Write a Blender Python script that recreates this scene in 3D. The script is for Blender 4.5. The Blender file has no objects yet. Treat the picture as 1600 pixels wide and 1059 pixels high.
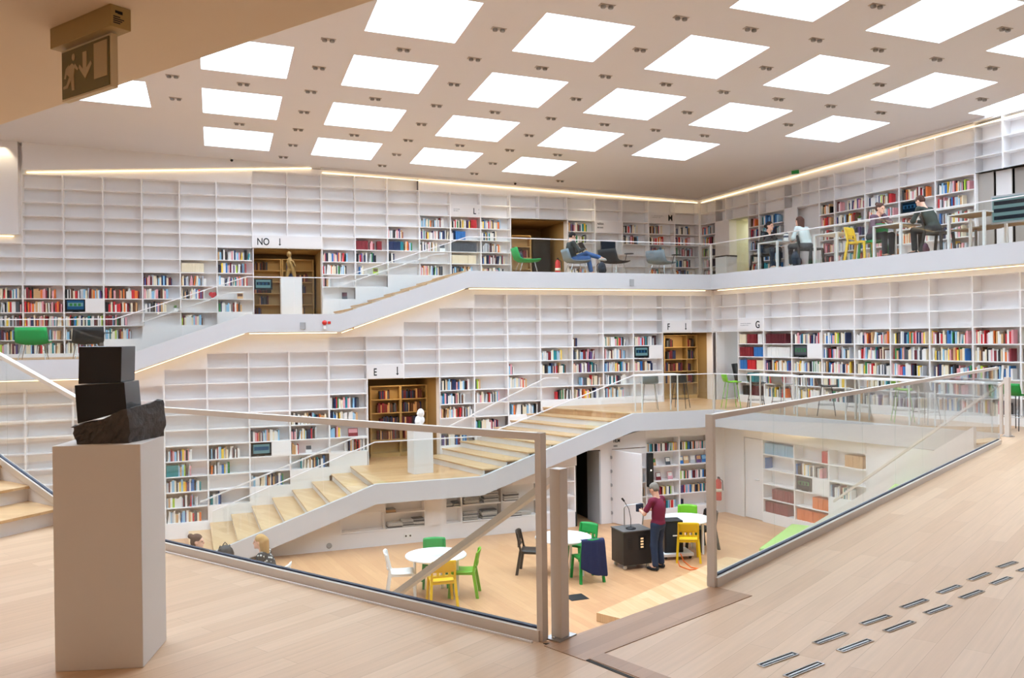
import bpy, math, random
import numpy as np
from mathutils import Matrix, Vector
R = random.Random(11)
SC = bpy.context.scene
COL = SC.collection
PI = math.pi

# ---------------------------------------------------------------- view, camera
FPX, PITCH, ROLL, CZ = 1346.4, -0.0019, 0.0127, 4.6
cp_, sp_, cr_, sr_ = math.cos(PITCH), math.sin(PITCH), math.cos(ROLL), math.sin(ROLL)

def ray(u, v):
    xi, yi = (u - 800.0) / FPX, (529.5 - v) / FPX
    X = xi * cr_ + yi * sr_
    up = -xi * sr_ + yi * cr_
    return Vector((X, cp_ - up * sp_, sp_ + up * cp_))

def at(u, v, z):
    """survey point: sight line (u, v) of the photograph met with the level z"""
    d = ray(u, v)
    t = (z - CZ) / d.z
    return Vector((d.x * t, d.y * t, z))

class Frame:
    """an upright wall face: origin, direction; x along it, y away from the room"""
    def __init__(s, ox, oy, ang):
        s.o = Vector((ox, oy)); s.a = ang
        s.d = Vector((math.cos(ang), math.sin(ang)))
        s.n = Vector((math.sin(ang), -math.cos(ang)))
    def P(s, x, t=0.0, z=0.0):
        q = s.o + s.d * x + s.n * t
        return Vector((q.x, q.y, z))
    def off(s, t):
        q = s.o + s.n * t
        return Frame(q.x, q.y, s.a)
    def hit(s, u, v=520, t=0.0):
        """distance along the face and height of a sight line"""
        r = ray(u, v); o = s.o + s.n * t
        k = (o.x * s.n.x + o.y * s.n.y) / (r.x * s.n.x + r.y * s.n.y)
        q = Vector((r.x * k, r.y * k)) - o
        return q.dot(s.d), CZ + r.z * k

cam_d = bpy.data.cameras.new('camera'); cam = bpy.data.objects.new('camera', cam_d); COL.objects.link(cam)
rx = Vector((1, 0, 0)); ux = Vector((0, -sp_, cp_)); fx = Vector((0, cp_, sp_))
right = rx * cr_ - ux * sr_; upv = rx * sr_ + ux * cr_; back = -fx
cam.matrix_world = Matrix(((right.x, upv.x, back.x, 0), (right.y, upv.y, back.y, 0), (right.z, upv.z, back.z, CZ), (0, 0, 0, 1)))
cam_d.sensor_width = 36; cam_d.sensor_fit = 'HORIZONTAL'; cam_d.lens = FPX * 36 / 1600
cam_d.clip_start = 0.05; cam_d.clip_end = 200
SC.camera = cam
SC.view_settings.view_transform = 'Standard'; SC.view_settings.look = 'None'
SC.view_settings.gamma = 1; SC.view_settings.use_curve_mapping = False
SC.view_settings.exposure = 0.0
SC.cycles.use_denoising = True
SC.cycles.max_bounces = 14; SC.cycles.diffuse_bounces = 8; SC.cycles.transparent_max_bounces = 24
SC.cycles.glossy_bounces = 4; SC.cycles.sample_clamp_indirect = 6

# ---------------------------------------------------------------- materials
def lin(h):
    h = h.lstrip('#')
    o = []
    for i in (0, 2, 4):
        c = int(h[i:i+2], 16) / 255
        o.append(c / 12.92 if c <= .04045 else ((c + .055) / 1.055) ** 2.4)
    return (*o, 1)

def mat(name, col, rough=.6, metal=0, spec=.4, noise=0, nscale=30, bump=0):
    m = bpy.data.materials.new(name); m.use_nodes = True
    nt = m.node_tree; b = nt.nodes['Principled BSDF']
    c = lin(col) if isinstance(col, str) else col
    b.inputs['Base Color'].default_value = c
    b.inputs['Roughness'].default_value = rough
    b.inputs['Metallic'].default_value = metal
    b.inputs['Specular IOR Level'].default_value = spec
    if noise or bump:
        tc = nt.nodes.new('ShaderNodeTexCoord'); nz = nt.nodes.new('ShaderNodeTexNoise')
        nz.inputs['Scale'].default_value = nscale; nz.inputs['Detail'].default_value = 4
        nt.links.new(tc.outputs['Object'], nz.inputs['Vector'])
        if noise:
            mx = nt.nodes.new('ShaderNodeMix'); mx.data_type = 'RGBA'
            mx.inputs[6].default_value = (*[x * (1 - noise) for x in c[:3]], 1)
            mx.inputs[7].default_value = (*[min(1, x * (1 + noise)) for x in c[:3]], 1)
            nt.links.new(nz.outputs['Fac'], mx.inputs[0]); nt.links.new(mx.outputs[2], b.inputs['Base Color'])
        if bump:
            bp = nt.nodes.new('ShaderNodeBump'); bp.inputs['Strength'].default_value = bump; bp.inputs['Distance'].default_value = .02
            nt.links.new(nz.outputs['Fac'], bp.inputs['Height']); nt.links.new(bp.outputs[0], b.inputs['Normal'])
    return m

def wood(name, c1, c2, ang, rough=.35, plank=(1.9, .15), seam=.78):
    """parquet boards running along the compass angle ang"""
    m = bpy.data.materials.new(name); m.use_nodes = True
    nt = m.node_tree; b = nt.nodes['Principled BSDF']; L = nt.links.new
    tc = nt.nodes.new('ShaderNodeTexCoord'); mp = nt.nodes.new('ShaderNodeMapping')
    mp.inputs['Rotation'].default_value = (0, 0, -ang)
    L(tc.outputs['Object'], mp.inputs['Vector'])
    br = nt.nodes.new('ShaderNodeTexBrick')
    br.offset = .37; br.inputs['Scale'].default_value = 1
    br.inputs['Color1'].default_value = lin(c1); br.inputs['Color2'].default_value = lin(c2)
    c3 = [x * seam for x in lin(c2)[:3]]
    br.inputs['Mortar'].default_value = (*c3, 1)
    br.inputs['Mortar Size'].default_value = .0016; br.inputs['Bias'].default_value = 0
    br.inputs['Brick Width'].default_value = plank[0]; br.inputs['Row Height'].default_value = plank[1]
    L(mp.outputs[0], br.inputs['Vector'])
    st = nt.nodes.new('ShaderNodeMapping'); st.inputs['Scale'].default_value = (.7, 14, 1)
    L(mp.outputs[0], st.inputs['Vector'])
    nz = nt.nodes.new('ShaderNodeTexNoise'); nz.inputs['Scale'].default_value = 2.2; nz.inputs['Detail'].default_value = 5
    L(st.outputs[0], nz.inputs['Vector'])
    rp = nt.nodes.new('ShaderNodeMapRange'); rp.inputs['To Min'].default_value = .86; rp.inputs['To Max'].default_value = 1.12
    L(nz.outputs['Fac'], rp.inputs['Value'])
    mx = nt.nodes.new('ShaderNodeMix'); mx.data_type = 'RGBA'; mx.blend_type = 'MULTIPLY'; mx.inputs[0].default_value = 1
    L(br.outputs['Color'], mx.inputs[6]); L(rp.outputs[0], mx.inputs[7])
    L(mx.outputs[2], b.inputs['Base Color'])
    b.inputs['Roughness'].default_value = rough; b.inputs['Specular IOR Level'].default_value = .35
    return m

def emit(name, col, st):
    m = bpy.data.materials.new(name); m.use_nodes = True
    nt = m.node_tree; nt.nodes.clear()
    o = nt.nodes.new('ShaderNodeOutputMaterial'); e = nt.nodes.new('ShaderNodeEmission')
    e.inputs[0].default_value = lin(col) if isinstance(col, str) else col; e.inputs[1].default_value = st
    nt.links.new(e.outputs[0], o.inputs[0]); return m

def glass(name, tint, ior=1.5):
    m = bpy.data.materials.new(name); m.use_nodes = True
    nt = m.node_tree; nt.nodes.clear(); L = nt.links.new
    o = nt.nodes.new('ShaderNodeOutputMaterial'); t = nt.nodes.new('ShaderNodeBsdfTransparent'); g = nt.nodes.new('ShaderNodeBsdfGlossy')
    f = nt.nodes.new('ShaderNodeLayerWeight'); f.inputs[0].default_value = .5
    pw = nt.nodes.new('ShaderNodeMath'); pw.operation = 'POWER'; pw.inputs[1].default_value = 4.0
    ml = nt.nodes.new('ShaderNodeMath'); ml.operation = 'MULTIPLY_ADD'; ml.inputs[1].default_value = .75; ml.inputs[2].default_value = .05
    mx = nt.nodes.new('ShaderNodeMixShader'); t.inputs[0].default_value = tint; g.inputs['Roughness'].default_value = .02
    L(f.outputs['Facing'], pw.inputs[0]); L(pw.outputs[0], ml.inputs[0])
    L(ml.outputs[0], mx.inputs[0]); L(t.outputs[0], mx.inputs[1]); L(g.outputs[0], mx.inputs[2]); L(mx.outputs[0], o.inputs[0])
    return m

M = {}
M['white'] = mat('white_paint', '#e9e6e6', .6)
M['shelf'] = mat('white_lacquer', '#f3f1f1', .5)
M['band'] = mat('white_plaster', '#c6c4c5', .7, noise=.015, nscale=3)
M['ceil'] = mat('ceiling_paint', '#d9d6d8', .8, noise=.01, nscale=2)
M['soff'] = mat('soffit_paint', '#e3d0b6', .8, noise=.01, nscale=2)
M['shaft'] = mat('skylight_shaft_white', '#f6f8fb', .7)
M['metalw'] = mat('powder_coated_aluminium', '#d8d2cc', .4)
M['post'] = mat('beige_white_lacquered_steel', '#d9cfc5', .45)
M['gasket'] = mat('dark_gasket', '#1d2740', .5)
M['steel'] = mat('brushed_steel', '#b9b9b9', .3, metal=1)
M['chrome'] = mat('polished_steel', '#c8c8c8', .15, metal=1)
M['black'] = mat('black_plastic', '#1a1a1c', .45)
M['blackm'] = mat('black_mesh_fabric', '#22262a', .7, noise=.2, nscale=200)
M['cart'] = mat('dark_grey_steel_housing', '#2c2827', .4, noise=.05)
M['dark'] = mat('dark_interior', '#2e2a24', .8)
M['alcove'] = mat('honey_veneer', '#9a7c4c', .6, noise=.06, nscale=4)
M['alcshelf'] = mat('honey_shelf_board', '#b8975f', .55)
M['greyp'] = mat('grey_plastic', '#9b9a9a', .5)
M['panelg'] = mat('warm_grey_panel', '#a39a92', .6); M['spoth'] = mat('spotlight_housing', '#b5a89d', .5); M['spotl'] = mat('spotlight_reflector', '#8d8782', .35, metal=.6)
M['greyf'] = mat('blue_grey_mesh_fabric', '#7e8a92', .7, noise=.15, nscale=200)
M['ped'] = mat('pedestal_paint', '#ddd6d0', .6, noise=.01, nscale=4)
M['stone'] = mat('polished_black_granite', '#0c0907', .16, noise=.35, nscale=60, spec=.9)
M['rough'] = mat('rough_black_granite', '#4b4440', .75, noise=.45, nscale=22, bump=.6)
M['plaster'] = mat('white_sculpture_plaster', '#f0eeec', .6, bump=.1)
M['bronze'] = mat('gilded_bronze', '#8a6a38', .45, metal=.4, noise=.2, nscale=20)
M['green'] = mat('green_stained_wood', '#1f8f3e', .45)
M['lime'] = mat('lime_stained_wood', '#6fae1c', .45)
M['yellow'] = mat('yellow_stained_wood', '#e0b614', .45)
M['cwhite'] = mat('white_stained_wood', '#e8e8e6', .45)
M['cblack'] = mat('black_stained_wood', '#24211f', .45)
M['greenf'] = mat('green_seat_fabric', '#1f9a4c', .75, noise=.1, nscale=120)
M['limef'] = mat('lime_shell_plastic', '#7cc41e', .45)
M['bench'] = mat('lime_upholstery', '#98b864', .8, noise=.04, nscale=60)
M['benchs'] = mat('olive_upholstery_side', '#93a83f', .8)
M['table'] = mat('white_laminate', '#f1f1f1', .35)
M['brownt'] = mat('brown_table_underside', '#8a7355', .6)
M['red'] = mat('red_enamel', '#c22b22', .35)
M['cream'] = mat('cream_paper', '#e9e0cc', .8)
M['paper'] = mat('printed_paper_stack', '#c9c6c0', .85, noise=.25, nscale=35)
M['orange'] = mat('orange_cable', '#e8722e', .5)
M['ink'] = mat('sign_black_ink', '#161616', .6)
M['inkg'] = mat('sign_grey_ink', '#76767a', .6)
M['scr'] = mat('screen_bezel', '#10161a', .3)
M['glass'] = glass('clear_glass', (.965, .985, .975, 1))
M['cartlid'] = mat('cabinet_lid_grey', '#5b5856', .45)
M['leaf'] = mat('plant_leaf', '#4f9a2c', .5)
M['olive'] = mat('exit_sign_olive_face', '#6f6233', .5)
M['tan'] = mat('exit_sign_tan_symbol', '#bda57c', .5)
M['exitf'] = mat('exit_sign_cream_frame', '#d5c39c', .5)
M['exitb'] = mat('exit_sign_housing', '#ab9058', .5)
M['floor_mid'] = wood('pale_oak_parquet', '#ceae8f', '#c09d7d', math.radians(50.6))
M['floor_gr'] = wood('warm_oak_parquet', '#c4966c', '#b98a62', math.radians(117))
M['floor_up'] = wood('warm_oak_walkway', '#cda478', '#bd9166', math.radians(20.8))
M['tread'] = wood('oak_tread', '#d2b087', '#c49d70', math.radians(110), plank=(1.3, .14))
M['inlay'] = wood('dark_oak_nosing', '#a98262', '#967052', math.radians(46), plank=(3, .1))
M['sky'] = emit('daylight_diffuser', (.80, .97, 1.14, 1), 15.0)
M['led'] = emit('warm_led', '#ffe0aa', 4.5)
M['lampw'] = emit('lamp_white', '#fff4dd', 5)
M['buttons'] = emit('lit_buttons', '#ffcf9a', 1.1)
M['winlight'] = emit('daylit_window', '#cfe6ec', 1.3)
M['screen'] = emit('screen_blue', '#3f739f', .45)
M['screen2'] = emit('screen_green', '#4f9a5a', .5)
M['screen3'] = emit('screen_dark', '#162a3c', .6)
M['screen4'] = emit('screen_pale', '#8fbcc2', .5)

# ---------------------------------------------------------------- mesh builder
class MB:
    def __init__(s): s.v, s.f, s.mi, s.sm = [], [], [], []
    def add(s, vs, fs, m=0, smooth=False, T=None):
        n = len(s.v)
        for p in vs:
            p = Vector(p)
            s.v.append(tuple(T @ p) if T is not None else tuple(p))
        for f in fs: s.f.append([i + n for i in f]); s.mi.append(m); s.sm.append(smooth)
        return s
    def box(s, x0, y0, z0, x1, y1, z1, m=0, T=None):
        v = [(x0,y0,z0),(x1,y0,z0),(x1,y1,z0),(x0,y1,z0),(x0,y0,z1),(x1,y0,z1),(x1,y1,z1),(x0,y1,z1)]
        return s.add(v, [(0,3,2,1),(4,5,6,7),(0,1,5,4),(1,2,6,5),(2,3,7,6),(3,0,4,7)], m, T=T)
    def prism(s, pts, z0, z1, m=0, T=None):
        n = len(pts)
        a = sum(pts[i][0]*pts[(i+1)%n][1]-pts[(i+1)%n][0]*pts[i][1] for i in range(n))
        if a < 0: pts = pts[::-1]
        v = [(p[0],p[1],z0) for p in pts] + [(p[0],p[1],z1) for p in pts]
        f = [tuple(range(n))[::-1], tuple(range(n, 2*n))] + [(i,(i+1)%n,n+(i+1)%n,n+i) for i in range(n)]
        return s.add(v, f, m, T=T)
    def prism_xz(s, pts, y0, y1, m=0, T=None):
        n = len(pts)
        a = sum(pts[i][0]*pts[(i+1)%n][1]-pts[(i+1)%n][0]*pts[i][1] for i in range(n))
        if a < 0: pts = pts[::-1]
        v = [(p[0],y0,p[1]) for p in pts] + [(p[0],y1,p[1]) for p in pts]
        f = [tuple(range(n)), tuple(range(n, 2*n))[::-1]] + [(i,n+i,n+(i+1)%n,(i+1)%n) for i in range(n)]
        return s.add(v, f, m, T=T)
    def tube(s, pts, r, n=8, m=0, T=None):
        pts = [Vector(p) for p in pts]; rs = r if isinstance(r, (list, tuple)) else [r]*len(pts)
        vs, fs = [], []; ref = None
        for i, p in enumerate(pts):
            d = (pts[min(i+1,len(pts)-1)] - pts[max(i-1,0)]).normalized()
            if ref is None:
                ref = Vector((0,0,1)) if abs(d.z) < .9 else Vector((1,0,0))
            a = d.cross(ref).normalized(); b = d.cross(a); ref = b.cross(d)*-1 if False else ref
            for k in range(n):
                t = 2*PI*k/n
                vs.append(p + a*math.cos(t)*rs[i] + b*math.sin(t)*rs[i])
        for i in range(len(pts)-1):
            for k in range(n):
                k2 = (k+1) % n
                fs.append((i*n+k, (i+1)*n+k, (i+1)*n+k2, i*n+k2))
        s.add(vs, fs, m, True, T)
        s.add([vs[k] for k in range(n)], [tuple(range(n))], m, False, T)
        s.add(vs[-n:], [tuple(range(n))[::-1]], m, False, T)
        return s
    def lathe(s, prof, n=20, c=(0,0,0), m=0, T=None):
        vs, fs = [], []
        for r, z in prof:
            for k in range(n):
                t = 2*PI*k/n; vs.append((c[0]+r*math.cos(t), c[1]+r*math.sin(t), c[2]+z))
        for i in range(len(prof)-1):
            for k in range(n):
                k2 = (k+1) % n; fs.append((i*n+k, i*n+k2, (i+1)*n+k2, (i+1)*n+k))
        s.add(vs, fs, m, True, T)
        s.add(vs[:n], [tuple(range(n))[::-1]], m, False, T); s.add(vs[-n:], [tuple(range(n))], m, False, T)
        return s
    def ball(s, c, r, n=12, m=0, T=None):
        r = (r, r, r) if not isinstance(r, (tuple, list)) else r
        vs, fs = [], []; h = n//2
        for i in range(h+1):
            a = PI*i/h
            for k in range(n):
                t = 2*PI*k/n
                vs.append((c[0]+r[0]*math.sin(a)*math.cos(t), c[1]+r[1]*math.sin(a)*math.sin(t), c[2]+r[2]*math.cos(a)))
        for i in range(h):
            for k in range(n):
                k2 = (k+1) % n; fs.append((i*n+k, (i+1)*n+k, (i+1)*n+k2, i*n+k2))
        return s.add(vs, fs, m, True, T)
    def sheet(s, rows, th, m=0, T=None):
        """a bent board: grid of points given a thickness along its normals"""
        nr, nc = len(rows), len(rows[0]); P = [[Vector(p) for p in r] for r in rows]; N = []
        for i in range(nr):
            N.append([])
            for j in range(nc):
                du = P[i][min(j+1,nc-1)] - P[i][max(j-1,0)]; dv = P[min(i+1,nr-1)][j] - P[max(i-1,0)][j]
                nn = du.cross(dv); N[i].append(nn.normalized() if nn.length > 1e-9 else Vector((0,0,1)))
        a = [P[i][j] + N[i][j]*th/2 for i in range(nr) for j in range(nc)]
        b = [P[i][j] - N[i][j]*th/2 for i in range(nr) for j in range(nc)]
        q = nr*nc; fs = []
        for i in range(nr-1):
            for j in range(nc-1):
                k = i*nc+j
                fs.append((k, k+1, k+nc+1, k+nc)); fs.append((q+k, q+k+nc, q+k+nc+1, q+k+1))
        for j in range(nc-1):
            fs.append((j, q+j, q+j+1, j+1)); k = (nr-1)*nc+j; fs.append((k, k+1, q+k+1, q+k))
        for i in range(nr-1):
            k = i*nc; fs.append((k, k+nc, q+k+nc, q+k)); k = i*nc+nc-1; fs.append((k, q+k, q+k+nc, k+nc))
        return s.add(a+b, fs, m, True, T)
    def beam(s, p, q, w, h, m=0, up=(0,0,1)):
        """square bar from p to q, w wide across, h deep below the line"""
        p, q = Vector(p), Vector(q); d = (q-p).normalized(); a = d.cross(Vector(up)).normalized()
        u = Vector(up)
        vs = []
        for e in (p, q):
            vs += [e-a*w/2-u*h, e+a*w/2-u*h, e+a*w/2, e-a*w/2]
        return s.add(vs, [(0,1,2,3),(7,6,5,4),(0,4,5,1),(1,5,6,2),(2,6,7,3),(3,7,4,0)], m)
    def mesh(s, name, mats):
        me = bpy.data.meshes.new(name); me.from_pydata(s.v, [], s.f)
        for mm in (mats if isinstance(mats, (list, tuple)) else [mats]): me.materials.append(M[mm] if isinstance(mm, str) else mm)
        me.polygons.foreach_set('material_index', s.mi); me.polygons.foreach_set('use_smooth', s.sm)
        me.update(); return me
    def build(s, name, mats, parent=None, loc=None, rz=0, bevel=0):
        o = bpy.data.objects.new(name, s.mesh(name, mats)); COL.objects.link(o)
        if parent: o.parent = parent
        if loc is not None: o.location = loc
        if rz: o.rotation_euler = (0, 0, rz)
        if bevel:
            b = o.modifiers.new('bevel', 'BEVEL'); b.width = bevel; b.segments = 2; b.limit_method = 'ANGLE'
        return o

def tag(o, label=None, cat=None, group=None, kind=None):
    if label: o['label'] = label
    if cat: o['category'] = cat
    if group: o['group'] = group
    if kind: o['kind'] = kind
    return o
def struct(o): o['kind'] = 'structure'; return o
def empty(name, loc, rz=0, label=None, cat=None, group=None):
    o = bpy.data.objects.new(name, None); COL.objects.link(o)
    o.location = loc; o.rotation_euler = (0, 0, rz); o.empty_display_size = .1
    return tag(o, label, cat, group)
KIDS = {}
def copy_thing(root, loc, rz, label, group=None):
    r = root.copy(); COL.objects.link(r); r.location = loc; r.rotation_euler = (0, 0, rz); r['label'] = label
    if group: r['group'] = group
    def rec(a, b):
        for ch in a.children:
            c = ch.copy(); COL.objects.link(c); c.parent = b; rec(ch, c)
    rec(root, r); return r
ORD = ['zeroth','first','second','third','fourth','fifth','sixth','seventh','eighth','ninth','tenth','eleventh','twelfth']
def nth(i): return ORD[i] if i < len(ORD) else f'{i}th' if i not in (21,22,23) else {21:'21st',22:'22nd',23:'23rd'}[i]
# ---------------------------------------------------------------- frames and levels (metres, reading-room floor = 0)
FU = Frame(6.311, 28.7015, .3267)          # upper back wall, origin in its corner
FL = Frame(5.209, 25.0414, .3630)          # middle back wall
q_ = FL.P(.7745)
FR = Frame(q_.x, q_.y, -1.1021)            # middle right wall
FV = Frame(6.311, 28.7015, -1.1021)        # upper right wall
FG = FL.off(2.60)                          # reading-room back wall under the stair
FGR = Frame(5.62, 22.10, -1.1021)          # reading-room right wall
CU, CL_, CR = .9525, .9486, 1.0231
sU = lambda i: -(21 - i) * CU
sL = lambda i: -(15 - i) * CL_
sR = lambda i: CR * i
zU = lambda k: 8.638 - .36 * k
zL = lambda m: 5.395 - .36 * m
Z_E, Z_F, Z_A, Z_N, Z_T = 1.435, 2.70, 4.235, 5.22, 6.33
BAND = .43
# ceiling plane
A1, E1, E2, KS = .3316, -.0329, -.0401, .791
CU_ = Vector((math.cos(A1)*math.cos(E1), math.sin(A1)*math.cos(E1), math.sin(E1)))
V0_ = Vector((math.sin(A1), -math.cos(A1), 0))
CV_ = V0_*math.cos(E2) + CU_.cross(V0_)*math.sin(E2)
CN_ = CU_.cross(CV_).normalized()
if CN_.z < 0: CN_ = -CN_
CO_ = Vector((-9.2487*KS, 26.0803*KS, 6.485*KS + CZ))
SU, SV, PU, PV = 2.0373*KS, 2.2059*KS, 3.4085*KS, 3.6887*KS
def cpt(a, b, h=0): return CO_ + CU_*a + CV_*b + CN_*h
def ceil_z(x, y): return CO_.z - (CN_.x*(x-CO_.x) + CN_.y*(y-CO_.y))/CN_.z

# ---------------------------------------------------------------- ceiling with skylights
LASTCOL = {0: 3, 1: 4, 2: 5, 3: 6, 4: 7, 5: 7}
FIRSTCOL = {0: 0, 1: -4, 2: -4, 3: -4, 4: -4, 5: -3}  # skylights left of VIEWCOL are unseen, added to bring in more light
VIEWCOL = {0: 0, 1: -1, 2: 0, 3: 1, 4: 3, 5: 9}
sky = [(r, c) for r in range(6) for c in range(FIRSTCOL[r], LASTCOL[r]+1)]
br_a = [-16]; 
for c in range(-4, 8): br_a += [c*PU, c*PU+SU]
br_a.append(8*PU+1)
br_b = [-9.0]
for r in range(0, 6): br_b += [r*PV-SV, r*PV]
br_b.append(9*PV)
mb = MB()
for ia in range(len(br_a)-1):
    for ib in range(len(br_b)-1):
        if ia % 2 == 1 and ib % 2 == 1:
            c, r = (ia-1)//2 - 4, (ib-1)//2
            if (r, c) in sky: continue
        p = [cpt(br_a[ia], br_b[ib]), cpt(br_a[ia+1], br_b[ib]), cpt(br_a[ia+1], br_b[ib+1]), cpt(br_a[ia], br_b[ib+1])]
        mb.add(p, [(0, 1, 2, 3)], 0)
struct(mb.build('ceiling', ['ceil']))
SH = .95
rowname = lambda r: nth(r+1)
for r, c in sky:
    o = empty('skylight', cpt(c*PU+SU/2, r*PV-SV/2), 0,
              f'square daylight skylight, {nth(c-VIEWCOL[r]+1)} from left in the {nth(r+1)} row from the back wall' if c >= VIEWCOL[r] else f'square skylight out of view over the brown slab, row {r+1}, place {c+5}', 'skylight', 'skylights in the sloping ceiling')
    iv = o.location
    a0, a1, b0, b1 = c*PU, c*PU+SU, r*PV-SV, r*PV
    q = [cpt(a0,b0)-iv, cpt(a1,b0)-iv, cpt(a1,b1)-iv, cpt(a0,b1)-iv]; t = [p + CN_*SH for p in q]
    MB().add(q+t, [(0,4,5,1),(1,5,6,2),(2,6,7,3),(3,7,4,0)]).build('shaft', ['shaft'], o)
    MB().add(t, [(0,1,2,3)]).build('diffuser_pane', ['sky'], o)
# spotlights on the half-grid between the skylights
sp0 = None
def spot(a, b, label):
    global sp0
    loc = cpt(a, b)
    if sp0 is None:
        sp0 = empty('ceiling_spotlight', loc, A1, label, 'spotlight', 'twin spotlights in the ceiling')
        m = MB()
        m.box(-.13, -.055, -.008, .13, .055, .02); m.build('housing', ['spoth'], sp0)
        for x in (-.066, .066):
            m = MB(); m.lathe([(.042, .0), (.045, -.03), (.036, -.045), (.012, -.046)], 12, (x, 0, -.006)); m.build('lamp_head', ['spotl'], sp0)
    else: copy_thing(sp0, loc, A1, label)
for r in range(0, 5):
    for c in range(VIEWCOL[r], LASTCOL[r]+1):
        k = c-VIEWCOL[r]+1
        if c < LASTCOL[r]:
            spot(c*PU+SU+(PU-SU)/2, r*PV-SV/2, f'twin ceiling spotlight between skylights {k} and {k+1}, {nth(r+1)} row from the back wall')
        if r < 4:
            spot(c*PU+SU/2, r*PV+(PV-SV)/2, f'twin ceiling spotlight in front of skylight {k}, {nth(r+1)} row from the back wall')
            if c < LASTCOL[r]:
                spot(c*PU+SU+(PU-SU)/2, r*PV+(PV-SV)/2, f'twin ceiling spotlight at the gap corner between skylights {k}-{k+1}, {nth(r+1)} and {nth(r+2)} rows')
for c in range(0, 4):
    spot(c*PU+SU+.4, -SV-.45, f'twin ceiling spotlight beside the back wall cove, behind skylight {c+1} of the first row')

# ---------------------------------------------------------------- floors
edgeL = FL.off(2.98)            # edge of the lower walkway
edgeU = FL.off(.38)             # edge of the upper walkway, back side
edgeR = FR.off(.38)             # edge of the upper walkway, right side
def meet(f, g):
    d = f.d.x*g.d.y - f.d.y*g.d.x; w = g.o - f.o
    t = (w.x*g.d.y - w.y*g.d.x)/d
    q = f.o + f.d*t; return Vector((q.x, q.y, 0)), t
cornU, tU = meet(edgeU, edgeR)
G1 = Vector((5.08, 21.80)); G2 = Vector((8.98, 15.9))
EG = Frame(G1.x, G1.y, math.atan2(G2.y-G1.y, G2.x-G1.x))
struct(MB().prism([(-26,-8),(20,-8),(20,36),(-26,36)], -.3, 0).build('floor_reading_room', ['floor_gr']))
# foreground floor: left glass line and right glass line bound the stair opening
N0 = at(868, 1003, Z_F); N1 = at(1113, 916, Z_F)
dL = (at(258, 857, Z_F) - at(848, 1000, Z_F)); dL.z = 0; dL.normalize()
dR = (at(1566, 690, Z_F) - N1); dR.z = 0; dR.normalize()
LA = at(848, 1000, Z_F)
Lfar = LA + dL*6.9
Rfar = at(1566, 690, Z_F)
Rjoin = Vector((G2.x, G2.y, 0)) + Vector((EG.d.x, EG.d.y, 0))*.0
fl = [(-14, -6), (16, -6), (16, 9.0), tuple(FR.P(11.9)[:2]), tuple(FR.P(9.2)[:2]), tuple(Rjoin[:2]), tuple(Rfar[:2]), tuple(N1[:2]), tuple(N0[:2]), tuple(LA[:2]), tuple(Lfar[:2]), (-14, Lfar.y)]
struct(MB().prism(fl, Z_F-.38, Z_F).build('floor_foreground', ['floor_mid']))
# dark oak nosing strip along the stair opening and its return towards the camera
e_ = (N1-N0).normalized(); nn_ = Vector((e_.y, -e_.x, 0))
strip = [N0-e_*.1, N1, N1+nn_*.34, N0+nn_*.34-e_*.1]
o = MB().prism([tuple(p[:2]) for p in strip], Z_F, Z_F+.004).build('trim_1', ['inlay']); struct(o)
s0 = N0 + nn_*.34 - e_*.06; s1 = s0 + nn_*2.4 - e_*.1
o = MB().prism([tuple(p[:2]) for p in (s0, s0+e_*.13, s1+e_*.13, s1)], Z_F, Z_F+.004).build('trim_2', ['inlay']); struct(o)
o = MB().prism([tuple(p[:2]) for p in (LA+Vector((.0,-.06,0)), LA+Vector((.035,-.06,0)), s1+Vector((-.06,0,0)), s1+Vector((-.09,0,0)))], Z_F, Z_F+.003).build('trim_3', ['dark']); struct(o)
# walkway at F and G
IN = .1
G1i = G1 - EG.n*IN; G2i = G2 - EG.n*IN
f1 = [tuple(edgeL.P(sL(11.3), -IN)[:2]), tuple(edgeL.P((G1-edgeL.o).dot(edgeL.d)+.05, -IN)[:2]), tuple(G1i), tuple(G2i), tuple(FR.P(9.2)[:2]), tuple(FR.P(0)[:2]), tuple(FL.P(sL(10.06))[:2])]
struct(MB().prism(f1, Z_F-.36, Z_F).build('floor_walkway_middle', ['floor_up']))
# landing E
f2 = [tuple(p[:2]) for p in (edgeL.P(sL(4.55), -IN), edgeL.P(sL(7.2), -IN), FL.P(sL(6.56)), FL.P(sL(4.55)))]
struct(MB().prism(f2, Z_E-.36, Z_E).build('floor_landing_low', ['floor_up']))
# upper walkway: A, landing N, top
def uquad(i0, i1): return [tuple(p[:2]) for p in (edgeU.P(sL(i0), -IN), edgeU.P(sL(i1), -IN), FU.P(FU.d.dot(Vector(FL.P(sL(i1))[:2])-FU.o)), FU.P(FU.d.dot(Vector(FL.P(sL(i0))[:2])-FU.o)))]
struct(MB().prism(uquad(-9, -1.05), Z_A-.36, Z_A).build('floor_landing_left', ['floor_up']))
struct(MB().prism(uquad(1.95, 4.62), Z_N-.36, Z_N).build('floor_landing_high', ['floor_up']))
f3 = uquad(7.62, 14.9)
f3 = [f3[0], tuple((cornU - Vector((edgeU.n.x+edgeR.n.x, edgeU.n.y+edgeR.n.y, 0))*IN)[:2]), tuple(edgeR.P(14, -IN)[:2]), tuple(FV.P(14)[:2]), tuple(FU.P(0)[:2]), f3[3]]
struct(MB().prism(f3, Z_T-.36, Z_T).build('floor_walkway_top', ['floor_up']))
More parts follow.
